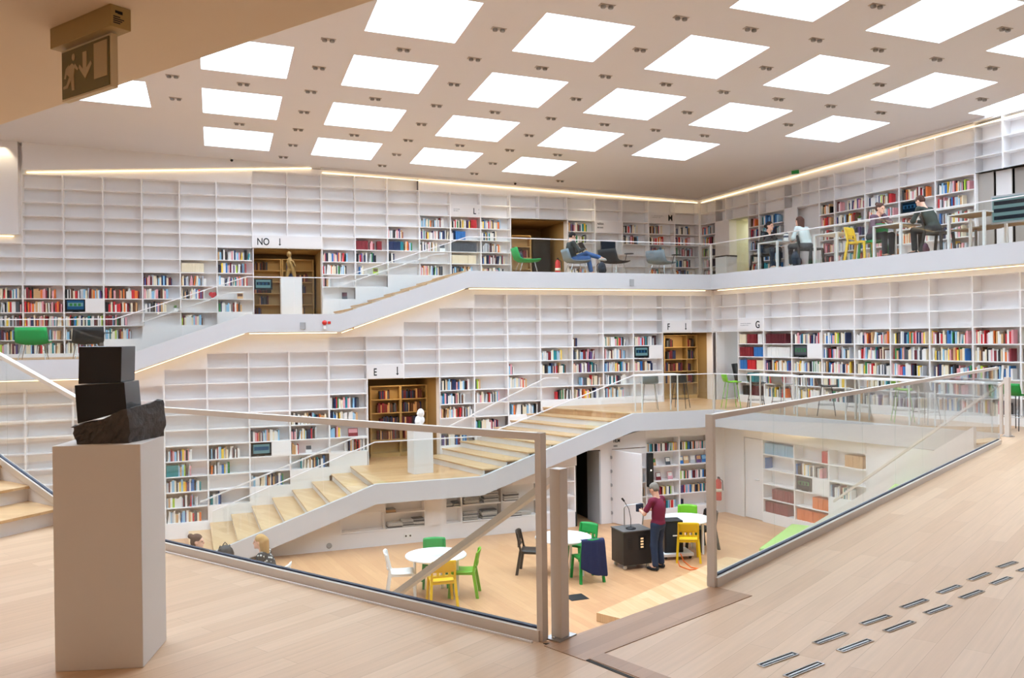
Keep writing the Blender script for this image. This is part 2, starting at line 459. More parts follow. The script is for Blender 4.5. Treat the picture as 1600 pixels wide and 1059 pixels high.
# slab above the camera
a_ = at(0, 195, 5.9); b_ = at(585, 0, 5.9); d_ = (b_-a_).normalized()
p0 = a_ - d_*9; p1 = b_ + d_*16; n_ = Vector((d_.y, -d_.x, 0))
if n_.y > 0: n_ = -n_
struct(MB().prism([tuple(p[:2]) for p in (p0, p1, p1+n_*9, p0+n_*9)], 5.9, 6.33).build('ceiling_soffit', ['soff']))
# walls that close the room outside the view
struct(MB().box(-26, -8.2, -.3, 20, -8, 13).build('wall_rear', ['white']))
struct(MB().box(-20.2, -8, -.3, -20, 36, 13).build('wall_left', ['white']))
struct(MB().box(19.8, -8, -.3, 20, 36, 13).build('wall_right', ['white']))
struct(MB().box(-20, 35.8, -.3, 20, 36, 13).build('wall_far', ['white']))
struct(MB().box(-14, -6.2, Z_F, 16, -6, 5.9).build('wall_behind_viewer', ['white']))

# ---------------------------------------------------------------- edge bands (balcony fronts and stair strings) + LED coves
def band(name, F, prof, th=.10, drop=BAND, label=None):
    low = [(x, z-drop) for x, z in prof]
    if low[0][1] < .01:      # the string runs out on the floor: cut its lower edge there
        (xa, za), (xb, zb) = low[0], low[1]; low[0] = (xa + (xb-xa)*(.01-za)/(zb-za), .01); low.insert(0, (xa, .01))
    pts = prof + low[::-1]
    o = empty(name, F.P(0), F.a, label, 'balcony front')
    MB().prism_xz(pts, 0, th).build('fascia', ['band'], o)
    return o
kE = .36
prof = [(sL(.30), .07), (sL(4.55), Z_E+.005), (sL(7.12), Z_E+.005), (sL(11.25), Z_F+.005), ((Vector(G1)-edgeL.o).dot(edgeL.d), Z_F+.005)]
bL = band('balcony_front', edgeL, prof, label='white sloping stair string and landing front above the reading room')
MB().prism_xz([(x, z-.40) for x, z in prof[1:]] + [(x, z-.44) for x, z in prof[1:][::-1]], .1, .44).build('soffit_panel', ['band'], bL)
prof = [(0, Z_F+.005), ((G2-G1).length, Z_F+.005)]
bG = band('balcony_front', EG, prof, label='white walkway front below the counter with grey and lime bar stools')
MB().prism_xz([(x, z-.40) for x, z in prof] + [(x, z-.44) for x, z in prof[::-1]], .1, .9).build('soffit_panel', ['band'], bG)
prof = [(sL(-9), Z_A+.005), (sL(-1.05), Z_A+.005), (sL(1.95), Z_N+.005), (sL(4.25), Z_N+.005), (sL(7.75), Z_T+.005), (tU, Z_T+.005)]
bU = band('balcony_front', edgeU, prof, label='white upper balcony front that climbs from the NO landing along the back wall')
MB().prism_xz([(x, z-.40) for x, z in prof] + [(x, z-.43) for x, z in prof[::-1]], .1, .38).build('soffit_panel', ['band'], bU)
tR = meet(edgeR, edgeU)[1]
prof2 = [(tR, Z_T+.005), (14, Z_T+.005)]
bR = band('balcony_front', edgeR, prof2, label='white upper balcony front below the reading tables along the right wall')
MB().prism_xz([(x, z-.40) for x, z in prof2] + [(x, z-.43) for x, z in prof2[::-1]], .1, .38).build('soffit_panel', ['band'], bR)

def led(F, prof, y, label, w=.014):
    o = empty('led_strip', F.P(0), F.a, label, 'light strip', 'warm LED coves')
    for (x0, z0), (x1, z1) in zip(prof[:-1], prof[1:]):
        MB().beam((x0+.06, y, z0), (x1-.06, y, z1), .02, w).build('strip', ['led'], o)
    return o
led(edgeU, [(x, z-.45) for x, z in prof], .20, 'warm LED cove line under the climbing upper balcony on the back wall')
led(edgeR, [(x, z-.45) for x, z in prof2], .20, 'warm LED cove line under the upper balcony on the right wall')
led(EG, [(.3, Z_F-.45), ((G2-G1).length-.3, Z_F-.45)], .3, 'faint LED cove under the walkway front behind the right glass')
# ceiling coves
def cove(F, s0, s1, label, z0=None, z1=None, t=.03):
    P, Q = F.P(s0), F.P(s1)
    za = ceil_z(P.x, P.y)-.10 if z0 is None else z0; zb = ceil_z(Q.x, Q.y)-.10 if z1 is None else z1
    led(F, [(s0, za), (s1, zb)], -t, label, .016)
    return za, zb
xl, zl_ = FU.hit(38, 268); xr, zr_ = FU.hit(490, 262)
# bulkhead over the left shelves, its lower edge rising to the right
pa, pb = FU.P(xl, .25), FU.P(xr, .25)
struct(MB().prism_xz([(xl, zl_), (xr, zr_), (xr, ceil_z(pb.x, pb.y)+.1), (xl, ceil_z(pa.x, pa.y)+.1)], -.25, .0).build('wall_bulkhead_left', ['white'], None, FU.P(0), FU.a))
led(FU, [(xl, zl_-.02), (xr, zr_-.02)], -.04, 'warm LED cove under the bulkhead at upper left', .016)
xm, zm_ = FU.hit(33, 368)
struct(MB().box(xm-6, -.28, zm_, xm, 0, 10.6).build('wall_bulkhead_corner', ['white'], None, FU.P(0), FU.a))
led(FU, [(xm-6, zm_-.02), (xm-.1, zm_-.02)], -.06, 'warm LED cove under the low bulkhead at the left edge', .016)
xk = FU.hit(500, 265)[0]
cove(FU, xk, -.05, 'warm LED cove line where the ceiling meets the back wall')
cove(FV, .05, 14, 'warm LED cove line where the ceiling meets the right wall')
# ceiling lip in front of the coves
for F, a, b, nm in ((FU, xk, 0, 'trim_4'), (FV, 0, 14, 'trim_5')):
    P, Q = F.P(a, .2), F.P(b, .2)
    z0, z1 = ceil_z(P.x, P.y), ceil_z(Q.x, Q.y)
    struct(MB().prism_xz([(a, z0-.06), (b, z1-.06), (b, z1+.02), (a, z0+.02)], -.24, -.19).build(nm, ['ceil'], None, F.P(0), F.a))

# ---------------------------------------------------------------- stairs
def stairs(F, wallF, risers, z0, z1, label, width, front=None):
    """a flight rising along F: riser positions s (rising), first tread level above z0"""
    n = len(risers); h = (z1-z0)/n
    o = empty('staircase', F.P(0), F.a, label, 'stairs')
    front = front or risers
    def quad(i, a, b): return [(front[i]+a, .10), (risers[i]+a, width), (risers[i]+b, width), (front[i]+b, .10)]
    for i in range(n):
        z = z0 + h*(i+1)
        MB().prism(quad(i, 0, .02), z-h, z-.03).build('riser', ['white'], o)
        if i+1 < n: q = [(front[i]-.025, .10), (risers[i]-.025, width), (risers[i+1]+.02, width), (front[i+1]+.02, .10)]
        else: q = quad(i, -.025, .25)
        MB().prism(q, z-.03, z+(.001 if i+1 == n else 0)).build('tread', ['tread'], o)
    return o
stairs(edgeL, FL, [sL(.55+.5*k) for k in range(9)], 0, Z_E, 'wide oak stair with white risers from the reading room to the bust landing', 2.98)
stairs(edgeL, FL, [sL(6.56+.5*k) for k in range(8)], Z_E, Z_F, 'wide oak stair from the bust landing up to the F opening', 2.98, [sL(7.2+.586*k) for k in range(8)])
stairs(edgeU, FU, [sL(-.55+.5*k) for k in range(6)], Z_A, Z_N, 'upper stair beside the wall up to the NO opening', 3.05)
stairs(edgeU, FU, [sL(4.62+.5*k) for k in range(7)], Z_N, Z_T, 'upper stair from the NO opening up to the L shelves', 3.05)
# ---------------------------------------------------------------- built-in bookcases
UP = .034; DEP = .30; BT = .024
SHM = {}
def shelf_mesh(w, mt='shelf', dep=DEP):
    k = (round(w, 3), mt, dep)
    if k not in SHM: SHM[k] = MB().box(UP/2, .004, -BT/2, w-UP/2, dep-.02, BT/2).mesh('shelf', [mt])
    return SHM[k]
def link(name, me, parent, loc=(0,0,0)):
    o = bpy.data.objects.new(name, me); COL.objects.link(o); o.parent = parent; o.location = loc; return o
def bay(F, s, w, boards, label, group, ztop=None, zbot=None, blank=(), last=False, half=(), mt='shelf', name='bookcase', cat='bookcase', dep=DEP):
    """boards: heights of the boards from the top down; ztop/zbot: (left, right) ends of the closing panels; blank: cells closed by a panel"""
    o = empty(name, F.P(s), F.a, label, cat, group)
    zt, zb = boards[0], boards[-1]
    m = MB().box(0, dep-.02, zb, w, dep, zt); m.build('back_panel', [mt], o)
    ut = max(zt+BT/2, zt)
    MB().box(-UP/2, 0, zb-BT/2, UP/2, dep, ut).build('upright', [mt], o)
    if last: MB().box(w-UP/2, 0, zb-BT/2, w+UP/2, dep, ut).build('upright', [mt], o)
    me = shelf_mesh(w, mt, dep)
    for z in boards: link('shelf', me, o, (0, 0, z))
    if ztop: MB().prism_xz([(-UP/2, zt+BT/2), (w-UP/2, zt+BT/2), (w-UP/2, ztop[1]), (-UP/2, ztop[0])], 0, .02).build('top_panel', [mt], o)
    if zbot is not None:
        MB().prism_xz([(-UP/2, zbot[0]), (w-UP/2, zbot[1]), (w-UP/2, zb-BT/2), (-UP/2, zb-BT/2)], 0, .02).build('plinth', [mt], o)
    for k in blank:
        MB().box(UP/2, 0, boards[k+1]+BT/2, w-UP/2, .02, boards[k]-BT/2).build('blank_panel', [mt], o)
    for k in half:
        MB().box(w*.53, 0, boards[k+1]+BT/2, w-UP/2, .02, boards[k]-BT/2).build('blank_panel', [mt], o)
    return o

BOOKS = []          # (frame, s, y, z, thick, height, depth, colour, tilt, key)
PAL = {'white':'#e8e6e2','cream':'#e6d9bd','light grey':'#b9bcc0','dark red':'#7c1f26','red':'#c02a2e','maroon':'#5a1a22','navy':'#1f2c52','blue':'#2e6aa8','light blue':'#8fb9d4','teal':'#1e7f86',
       'black':'#1c1a1b','brown':'#5f3d2a','tan':'#c59a6a','green':'#2f7a44','lime':'#a9c53a','orange':'#d9702f','yellow':'#e3bd3f','pink':'#d99a9e','purple':'#5c4275','dark grey':'#4a4d52'}
CN = list(PAL)
for k, v in PAL.items(): M['bk '+k] = mat('book_cover_'+k.replace(' ', '_'), v, .55)
WT = {'white':30,'cream':16,'light grey':12,'dark red':4,'red':4,'maroon':4,'navy':7,'blue':5,'light blue':8,'teal':3,'black':8,'brown':4,'tan':6,'green':2,'lime':1,'orange':3,'yellow':3,'pink':8,'purple':2,'dark grey':5}
BAG = [c for c, n in WT.items() for _ in range(n)]
WARM = ['red','dark red','orange','cream','white','pink','tan','brown','black','white']
COOL = ['blue','navy','teal','light blue','white','light grey','black','cream']
def fill(F, s, w, zb, a=0.0, b=.8, style='mix', key=None, hmax=.285, y=.035, dens=1.0):
    """a run of books on the board at height zb from fraction a to b of the bay"""
    x = s + UP/2 + .012 + a*(w-.07); end = s + UP/2 + .012 + b*(w-.07)
    z = zb + BT/2 + .001
    set_ = None
    if style not in ('mix', 'warm', 'cool', 'dark', 'dvd'): set_ = style
    n = 0
    while x < end - .012:
        if style == 'dvd': t, h, d = R.uniform(.013, .018), R.uniform(.188, .194), .135
        elif set_: t, h, d = R.uniform(.038, .046), R.uniform(.255, .262), .2
        else: t, h, d = R.uniform(.018, .05), R.uniform(.19, hmax), R.uniform(.14, .2)
        if R.random() < .12 and not set_ and style != 'dvd': t *= 1.5
        if x + t > end: break
        c = set_ if set_ else R.choice(BAG if style in ('mix', 'dvd') else WARM if style == 'warm' else COOL if style == 'cool' else ['black','brown','navy','dark red','maroon','dark grey','tan'])
        tilt = 0
        if style == 'mix' and R.random() < .05: tilt = R.uniform(.06, .16)
        n += 1
        if tilt: x += h*math.sin(tilt)*.6
        BOOKS.append((F, x, y + R.uniform(0, .02), z, t, h, d, c, tilt, (key + (n,)) if key else None))
        x += t + .0015 + (h*math.sin(tilt)*.1 if tilt else 0)
        if R.random() < .03 and not set_: x += R.uniform(.02, .06)

# ---- upper back wall
GU = 'white bookcase bays of the upper back wall'
tread_s = lambda s: Z_A-.3
def ulab(i):
    if i < 6: return f'tall white bookcase bay, {nth(6-i)} to the left of the NO opening'
    if i in (6, 7): return f'empty white shelf bay above the {"left" if i == 6 else "right"} half of the NO opening'
    if i < 12: return f'white upper bookcase bay, {nth(i-7)} to the right of the NO opening'
    return {12:'white upper bookcase bay under the letter L sign',13:'white upper bookcase bay between the letter L and the brown opening',14:'empty shelf bay above the left half of brown upper opening',
            15:'empty shelf bay above the right half of brown upper opening',16:'white bookcase bay behind the seated man reading in jeans',17:'white bookcase bay holding the upper computer desk',
            18:'white bookcase bay between the computer desk and the letter M',19:'white bookcase bay under the letter M sign',20:'white bookcase bay in the upper corner, right of letter M'}[i]
UTOP = {i: -1 for i in range(0, 21)}
for i in (6,7,8,9,10): UTOP[i] = -2
UBOT = {-1:12,0:12,1:12,2:11,3:10,4:10,5:9,6:4,7:4,8:8,9:7,10:6}
for i in range(-3, 21):
    s = sU(i)
    top = UTOP.get(i, 4); bot = UBOT.get(i, 12 if i < 0 else 6)
    if i in (14, 15): bot = 1
    P, Q = FU.P(s), FU.P(s+CU)
    zc = (ceil_z(P.x, P.y)-.02, ceil_z(Q.x, Q.y)-.02)
    if i < 0: zc = (zm_+.2, zm_+.2)
    opening = i in (6, 7, 14, 15)
    zf = Z_A-.25 if i < 2 else Z_A-.2
    if i >= 11: zf = Z_T-.2
    elif i >= 4: zf = Z_A+.2
    if i >= 8 and i < 11: zf = Z_N-.2
    blank = []
    if i == 12: blank = [1]           # cell 0 holds the L panel
    if i == 17: blank = [2]
    if i == 19: blank = [1]
    if i in (6, 7): blank = [5] if i == 6 else []
    bds = [zU(k) for k in range(top, bot+1)]
    if i == 17: bds.remove(zU(3))
    half = [8-top] if i == 1 else []
    bay(FU, s, CU, bds, ulab(i) if i >= -1 else f'white bookcase bay cut off by the left edge of the photo, number {-i}', GU, zc, None if opening else (zf, zf), blank, last=(i == 20), half=half)
UB = {-1:{7:(0,.95),8:(0,1),9:(0,1),10:(.1,.9),11:(0,.9)}, 0:{7:(0,.85),8:(0,1),9:(0,1),10:(0,.95),11:(0,1)}, 1:{7:(0,1),9:(0,1),10:(0,.85),11:(0,.9)}, 2:{7:(0,.97),8:(0,.9),9:(0,.62),10:(0,.72)},
      3:{6:(0,.8),7:(0,.72),8:(0,.65)},4:{6:(0,.75),7:(0,.7),9:(0,.62)},5:{4:(0,.97),5:(0,.85),6:(0,.88),8:(0,.72)},
      8:{4:(0,.85),5:(0,.82),6:(0,.28)},9:{4:(0,.68),5:(.1,.25)},10:{2:(0,.55),3:(.55,.8),4:(0,.22)},11:{1:(0,.85),2:(0,.95),3:(0,.6),5:(0,.8)},12:{1:(0,.7),2:(0,.12),5:(0,.8)},
      13:{1:(0,.72),2:(.02,.55),3:(0,.7),4:(0,.85),5:(0,.8)},16:{1:(0,.75),2:(0,.75),3:(.1,.7),5:(0,.7)},18:{1:(0,.62),2:(0,.65)},19:{1:(.05,.55),2:(0,.6),3:(0,.65),5:(0,.6)},20:{1:(0,.65),2:(0,.68),3:(0,.75),4:(0,.7),5:(0,.7)}}
for i, d in UB.items():
    for k, (a, b) in d.items(): fill(FU, sU(i), CU, zU(k+1), a, b, 'warm' if i in (0, 2, 19) and k in (7, 8, 2) else 'mix')
fill(FU, sU(9), CU, zU(4), 0, .42, 'dark red'); fill(FU, sU(9), CU, zU(4), .46, .62); fill(FU, sU(9), CU, zU(4), .7, .88, 'dark red')
fill(FU, sU(10), CU, zU(4), 0, .4, 'navy'); fill(FU, sU(10), CU, zU(4), .4, .5, 'teal')
fill(FU, sU(12), CU, zU(2), .72, .92, 'red'); fill(FU, sU(12), CU, zU(3), .16, .52, 'blue')
fill(FU, sU(12), CU, zU(4), .02, .9, 'dark grey'); fill(FU, sU(12), CU, zU(5), .02, .88, 'cream'); fill(FU, sU(4), CU, zU(6), 0, .66, 'cream')
fill(FU, sU(2), CU, zU(10), 0, .2, 'dark red')

# ---- middle back wall
GL = 'white bookcase bays of the middle back wall'
LTOP = {0:4,1:3,2:3,3:3,4:2,5:2,6:1,7:0}
LBOT = {0:14,1:13,2:12,3:11,4:10,5:5,6:5,7:10,8:9,9:8,10:7,14:2,15:2}
def llab(j):
    if j < 0: return {-1:'white bookcase bay hidden mostly behind the black stone sculpture',-2:'white bookcase bay just left of the grey pedestal',-3:'white bookcase bay above the left oak steps'}.get(j, f'white lower bookcase bay at the left photo edge, number {-j-3}')
    if j < 5: return f'tall white bookcase bay, {nth(5-j)} to the left of the E opening'
    if j in (5, 6): return f'empty white shelf bay above the {"left" if j == 5 else "right"} half of the E opening'
    if j < 14: return f'white middle bookcase bay, {nth(j-6)} to the right of the E opening'
    return f'empty white shelf bay above the {"left" if j == 14 else "right"} half of the F opening'
for j in range(-5, 16):
    w = CL_ if j < 15 else .74
    top = LTOP.get(j, 5 if j < 0 else -1); bot = LBOT.get(j, 15 if j < 0 else 7)
    if j < 0: bot = 15
    # top panel up to the soffit above
    def soff(sx):
        zz = np.interp(sx, [p[0] for p in prof], [p[1] for p in prof]); return zz-.42
    zt = (soff(sL(j)), soff(sL(j)+w))
    zt = tuple(max(z, zL(top)+.02) for z in zt)
    zf = .0 if j < 4 else Z_E-.2 if j < 10 else Z_F-.1
    blank = []
    if j == 14: blank = [2]
    if j == 5: blank = [4-LTOP[5]]
    half = []
    if j == 2: half = [9-top]
    if j == 13: half = [3-top]
    bay(FL, sL(j), w, [zL(k) for k in range(top, bot+1)], llab(j), GL, zt, None if j in (5,6,14,15) else (zf, zf), blank, half=half, last=(j in (4, 13)))
LBK = {-2:{12:(.1,1),13:(.2,.6)},0:{9:(.05,.66),10:(.3,.62),11:(0,.93),12:(0,.8),13:(0,.88)},1:{9:(0,.8),10:(0,.55),12:(.02,.32)},2:{8:(0,.78),11:(0,.85)},3:{7:(.02,1),8:(0,.72),9:(.02,.22),10:(.25,1)},
       4:{6:(0,.85),7:(0,.85),8:(0,.33),9:(.4,.98)},7:{5:(0,.92),6:(0,.8),7:(0,.98),9:(0,.9)},8:{5:(0,.2),6:(0,.78),8:(0,.8)},9:{4:(0,.2),5:(0,.64),7:(.1,.95)},
       10:{3:(0,.75),4:(0,.85),6:(.5,1)},11:{2:(0,.17),3:(0,.8),4:(0,.85),5:(.28,1),6:(.05,.9)},12:{2:(0,.8),3:(0,.78),4:(0,.92),5:(0,.82),6:(0,.78)},13:{2:(0,.85),4:(0,.75),6:(0,.08)}}
NEAR = set()
for j, d in LBK.items():
    for k, (a, b) in d.items():
        key = ('L0', k) if j == 0 else None
        if j == 0 and k == 10: fill(FL, sL(j), CL_, zL(k+1), 0, .3, 'teal')
        fill(FL, sL(j), CL_, zL(k+1), a, b, 'mix', key=key)

# corner columns where the two shelved walls meet
struct(MB().box(.70, -.012, zL(2)-.012, .84, .34, Z_T-.43).build('trim_corner_middle', ['shelf'], None, FL.P(0), FL.a))
struct(MB().box(-.06, -.012, Z_T, .035, .34, 9.6).build('trim_corner_upper', ['shelf'], None, FU.P(0), FU.a))
# ---- middle right wall
GR = 'white bookcase bays along the middle right wall'
def rlab(i):
    return {0:'empty white shelf bay above the narrow window beside the F opening',1:'white bookcase bay under the letter G sign'}.get(i, f'white bookcase bay, {nth(i-1)} to the right of the letter G sign')
for i in range(0, 12):
    bot = 2 if i == 0 else 7
    half = [4] if i == 3 else []
    zt = (Z_T-.43, Z_T-.43)
    bay(FR, sR(i), CR, [zL(k)+.018 for k in range(-1, bot+1)], rlab(i), GR, zt, None if i == 0 else (Z_F-.1, Z_F-.1), [2] if i == 1 else [], half=half)
zR = lambda k: zL(k)+.018
RF = {1:{3:None}, 4:{2:(0,.8),3:(0,.88),4:(0,.98),5:(0,.6),6:(0,.8)},5:{2:(0,.97),3:(.05,.9),4:(0,.98),5:(.3,.9),6:(0,.8)},6:{2:(.03,.92),3:(0,.95),4:(0,.82),5:(0,.7),6:(0,.8)},7:{2:(0,.92),3:(.02,.85),4:(.05,.98),5:(0,.8),6:(0,.9)},8:{2:(0,.86),3:(0,.82),4:(0,.85),5:(0,.5),6:(0,.7)},9:{2:(.02,.9),3:(0,.9),4:(0,.9),5:(0,.9),6:(0,.9)},
      3:{2:(0,.98),4:(0,.98),5:(.05,.8),6:(.1,.9)},2:{4:(0,.9),5:(0,.7),6:(0,.8)},10:{2:(0,.9),3:(0,.9),4:(0,.8)}}
for i, d in RF.items():
    for k, r in d.items():
        if r: fill(FR, sR(i), CR, zR(k+1), r[0], r[1], 'warm' if (i, k) in ((8, 2), (8, 3)) else 'mix', key=('R%d' % i, k) if i in (5, 6, 7, 8) and k in (2, 3, 4) else None)
for k, runs in {2:((0,.3,'cream'),(.3,.7,'dark red'),(.75,.95,'white')),3:((0,.58,'dark red'),(.6,1,'blue')),4:((0,.3,'blue'),(.32,.68,'red'),(.7,1,'cream')),5:((.3,.6,'teal'),),6:((.1,.4,'black'),(.4,.8,'maroon'))}.items():
    for a, b, c in runs: fill(FR, sR(1), CR, zR(k+1), a, b, c)
fill(FR, sR(2), CR, zR(3), 0, .8, 'maroon'); fill(FR, sR(2), CR, zR(4), .05, .92, 'white')

# ---- upper right wall
GV = 'white bookcase bays along the upper right wall'
ux = [1100.5, 1117, 1133, 1169, 1185, 1225, 1252, 1279.5, 1303, 1351, 1404.5, 1461, 1523, 1567, 1612]
sv = [0.02] + [FV.hit(x, 300)[0] for x in ux[1:]]
VL = ['narrow white bookcase bay beside the upper corner column','empty shelf bay above the white cupboard wall near the corner','empty shelf bay above the light green room opening','narrow white bookcase bay right of the light green room','white bookcase bay behind the first upper reading table',
      'empty shelf bay above the left half of white wall niche','empty shelf bay above the right half of white wall niche','narrow white bookcase bay right of the white wall niche','white bookcase bay above the yellow chair','white bookcase bay behind the woman in plum cardigan',
      'white bookcase bay behind the man in dark sweater','last book-filled white bay before the dark upper window','empty shelf bay above the sliding panels','empty shelf bay above the dark upper window']
VT = [-1,-1,-1,-1,-1,-1,-1,-1,-1,-1,-2,-2,-3,-3]
for n in range(14):
    w = sv[n+1]-sv[n]; P, Q = FV.P(sv[n]), FV.P(sv[n+1])
    opening = n in (1, 2, 5, 6, 12, 13)
    bds = [zU(k)-.02 for k in range(VT[n], 2 if opening else 7)]
    zc = (ceil_z(P.x, P.y)-.02, ceil_z(Q.x, Q.y)-.02)
    bay(FV, sv[n], w, bds, VL[n], GV, zc, None if opening else (Z_T-.2, Z_T-.2), half=[], last=(n in (0, 4, 11, 13)))
VBK = {0:[1,2,3,4,5],3:[1,2,3,4,5],4:[1,2,3,4,5],7:[1,2,3,4,5],8:[1,2,3,4,5],9:[1,2,3,4,5],10:[1,3,4],11:[1,2,3,4,5]}
for n, ks in VBK.items():
    for k in ks:
        a, b = R.uniform(0, .06), R.uniform(.68, .95)
        if (n, k) == (8, 1): fill(FV, sv[n], sv[n+1]-sv[n], zU(k+1)-.02, .05, .2); a, b = .42, .98
        fill(FV, sv[n], sv[n+1]-sv[n], zU(k+1)-.02, a, b, 'warm' if n in (7, 10) else 'cool' if n in (4,) else 'mix')

# ---------------------------------------------------------------- reading-room walls under the walkways
def gx(u, v=760): return FG.hit(u, v)[0]
zt_under = lambda s: np.interp(s, [sL(.30), sL(4.55), sL(7.12), sL(11.25)], [.07, Z_E, Z_E, Z_F]) - .44
def gpanel(name, pts, y0=0, y1=.03, F=FG): return struct(MB().prism_xz(pts, y0, y1).build(name, ['white'], None, F.P(0), F.a))
x = [gx(u) for u in (532, 601, 664, 696, 721, 784, 842, 898.5, 902, 939, 956, 1010.5, 1062.3, 1111)]
xe = 5.72; xend = (Vector((5.62, 22.14)) - FG.o).dot(FG.d)
gz = lambda u, v: FG.hit(u, v)[1]
# solid strip walls around the niches
x00 = sL(1.45)
gpanel('wall_under_stair_left', [(x00, 0), (x[0], 0), (x[0], zt_under(x[0])), (x00, max(.03, zt_under(x00)))])
gpanel('wall_under_stair_plinth', [(x[0], 0), (x[7], 0), (x[7], .36), (x[0], .33)])
gpanel('wall_under_stair_pier', [(x[2], .33), (x[3], .33), (x[3], zt_under(x[3])), (x[2], zt_under(x[2]))])
gpanel('wall_under_stair_top', [(x[0], .78), (x[1], .78), (x[1], zt_under(x[1])), (x[0], zt_under(x[0]))])
gpanel('wall_under_stair_beam', [(x[1], zt_under(x[1])-.02), (x[2], zt_under(x[2])-.02), (x[2], zt_under(x[2])), (x[1], zt_under(x[1]))])
gpanel('wall_over_niche_low', [(x[3], 1.03), (x[4], 1.03), (x[4], 1.12), (x[5], 1.13), (x[6], 1.14), (x[6], zt_under(x[6])+.02), (x[4], zt_under(x[4])+.14), (x[3], 1.05)])
gpanel('wall_over_niche', [(x[6], 1.48), (x[7]+.05, 1.48), (x[7]+.05, zt_under(x[7])), (x[6], zt_under(x[6]))])
GN = 'white niches under the stair'
def niche(a, b, zs, label):
    bay(FG, a, b-a, zs, label, GN, None, None, last=True, name='shelf_niche', cat='niche')
niche(x[0], x[1], [.76, .35], 'empty low white niche under the stair, leftmost')
niche(x[1], x[2], [1.02, .70, .35], 'white niche under the stair with papers on both shelves')
niche(x[3], x[4], [1.03, .72, .35], 'narrow white niche right of the white pier under the stair')
niche(x[4], x[5], [1.12, .74, .37], 'white niche with tall newspaper stacks under the stair')
niche(x[5], x[6], [1.14, .74, .37], 'white niche with flat newspapers behind the round table with navy jacket')
niche(x[6], x[7], [1.46, 1.1, .74, .37], 'white niche just left of the dark store door')
gpanel('wall_over_door', [(x[8]-.05, 1.82), (x[11], 1.82), (x[11], Z_F-.43), (x[8]-.05, zt_under(x[8])), ])
gpanel('wall_door_pier', [(x[9], 0), (x[10], 0), (x[10], 1.82), (x[9], 1.82)])
gpanel('wall_film_left', [(x[10], 0), (x[10]+.02, 0), (x[10]+.02, 1.84), (x[10], 1.84)])
GF = 'white film shelves under the walkway'
fz = [2.04, 1.67, 1.30, .93, .57, .22]
bay(FG, x[10]+.02, x[11]-x[10]-.02, fz[1:], 'white film shelf bay half hidden behind the open white door', GF, (1.8, 1.8), (0, 0))
bay(FG, x[11], x[12]-x[11], fz, 'white film shelf bay beside the black edge-on screen', GF, (Z_F-.43, Z_F-.43), (0, 0))
bay(FG, x[12], x[13]-x[12], fz, 'rightmost white film shelf bay near the glass end post', GF, (Z_F-.43, Z_F-.43), (0, 0), last=True)
gpanel('wall_film_right', [(x[13], 0), (xend, 0), (xend, Z_F-.43), (x[13], Z_F-.43)])
# film cases, each its own thing
DV = [(11, 1, .0, 1, 0), (11, 4, .25, .88, 3), (11, 5, .3, .95, 4), (12, 1, .0, 1, 0), (12, 3, 0, 1, 2), (12, 4, .02, 1, 3), (12, 5, .0, .16, 4), (10, 3, .3, .98, 2), (10, 4, .3, .98, 3), (10, 5, .3, .98, 4)]
for b, k, a0, b0, row in DV:
    fill(FG, x[b]+(.02 if b == 10 else 0), x[b+1]-x[b], fz[k], a0, b0, 'mix', key=('D%d' % b, row), hmax=.2)
# right wall of the reading room
gr = lambda u, v: FGR.hit(u, v)
dz = 2.02
xs_ = [0.0, .42, 1.08, 2.12, 3.16, 4.2]
gpanel('wall_right_low', [(-.30, 0), (.42, 0), (.42, Z_F-.43), (-.30, Z_F-.43)], F=FGR)
gpanel('wall_right_low_door_head', [(.42, dz), (1.08, dz), (1.08, Z_F-.43), (.42, Z_F-.43)], F=FGR)
gpanel('wall_right_low_end', [(xs_[5], 0), (9, 0), (9, Z_F-.43), (xs_[5], Z_F-.43)], F=FGR)
GQ = 'white shelves on the reading-room right wall'
rz_ = [2.02, 1.66, 1.3, .94, .58, .24]
for n, (lb, nb) in enumerate((('white low bookcase bay right of the white door, seen through glass', 6), ('white low bookcase bay with a small screen, seen through glass', 6), ('white low bookcase bay above the right stair, seen through glass', 4))):
    a = xs_[n+2]
    bay(FGR, a, xs_[n+3]-a, rz_[:nb], lb, GQ, (Z_F-.43, Z_F-.43), (0, 0), half=[2] if n == 1 else [], last=n == 2)
fill(FGR, xs_[2], 1.04, rz_[1], 0, 1, 'light blue'); fill(FGR, xs_[2], 1.04, rz_[4], .25, 1, 'dark red'); fill(FGR, xs_[2], 1.04, rz_[5], .0, .8, 'dark red')
fill(FGR, xs_[2], 1.04, rz_[2], 0, .06, 'blue')
fill(FGR, xs_[3], 1.04, rz_[1], .8, 1, 'red'); fill(FGR, xs_[3], 1.04, rz_[2], 0, .8); fill(FGR, xs_[3], 1.04, rz_[4], .5, 1, 'orange'); fill(FGR, xs_[3], 1.04, rz_[5], 0, 1, 'orange')
fill(FGR, xs_[4], 1.04, rz_[1], .4, .9, 'tan'); fill(FGR, xs_[4], 1.04, rz_[3], 0, .6)

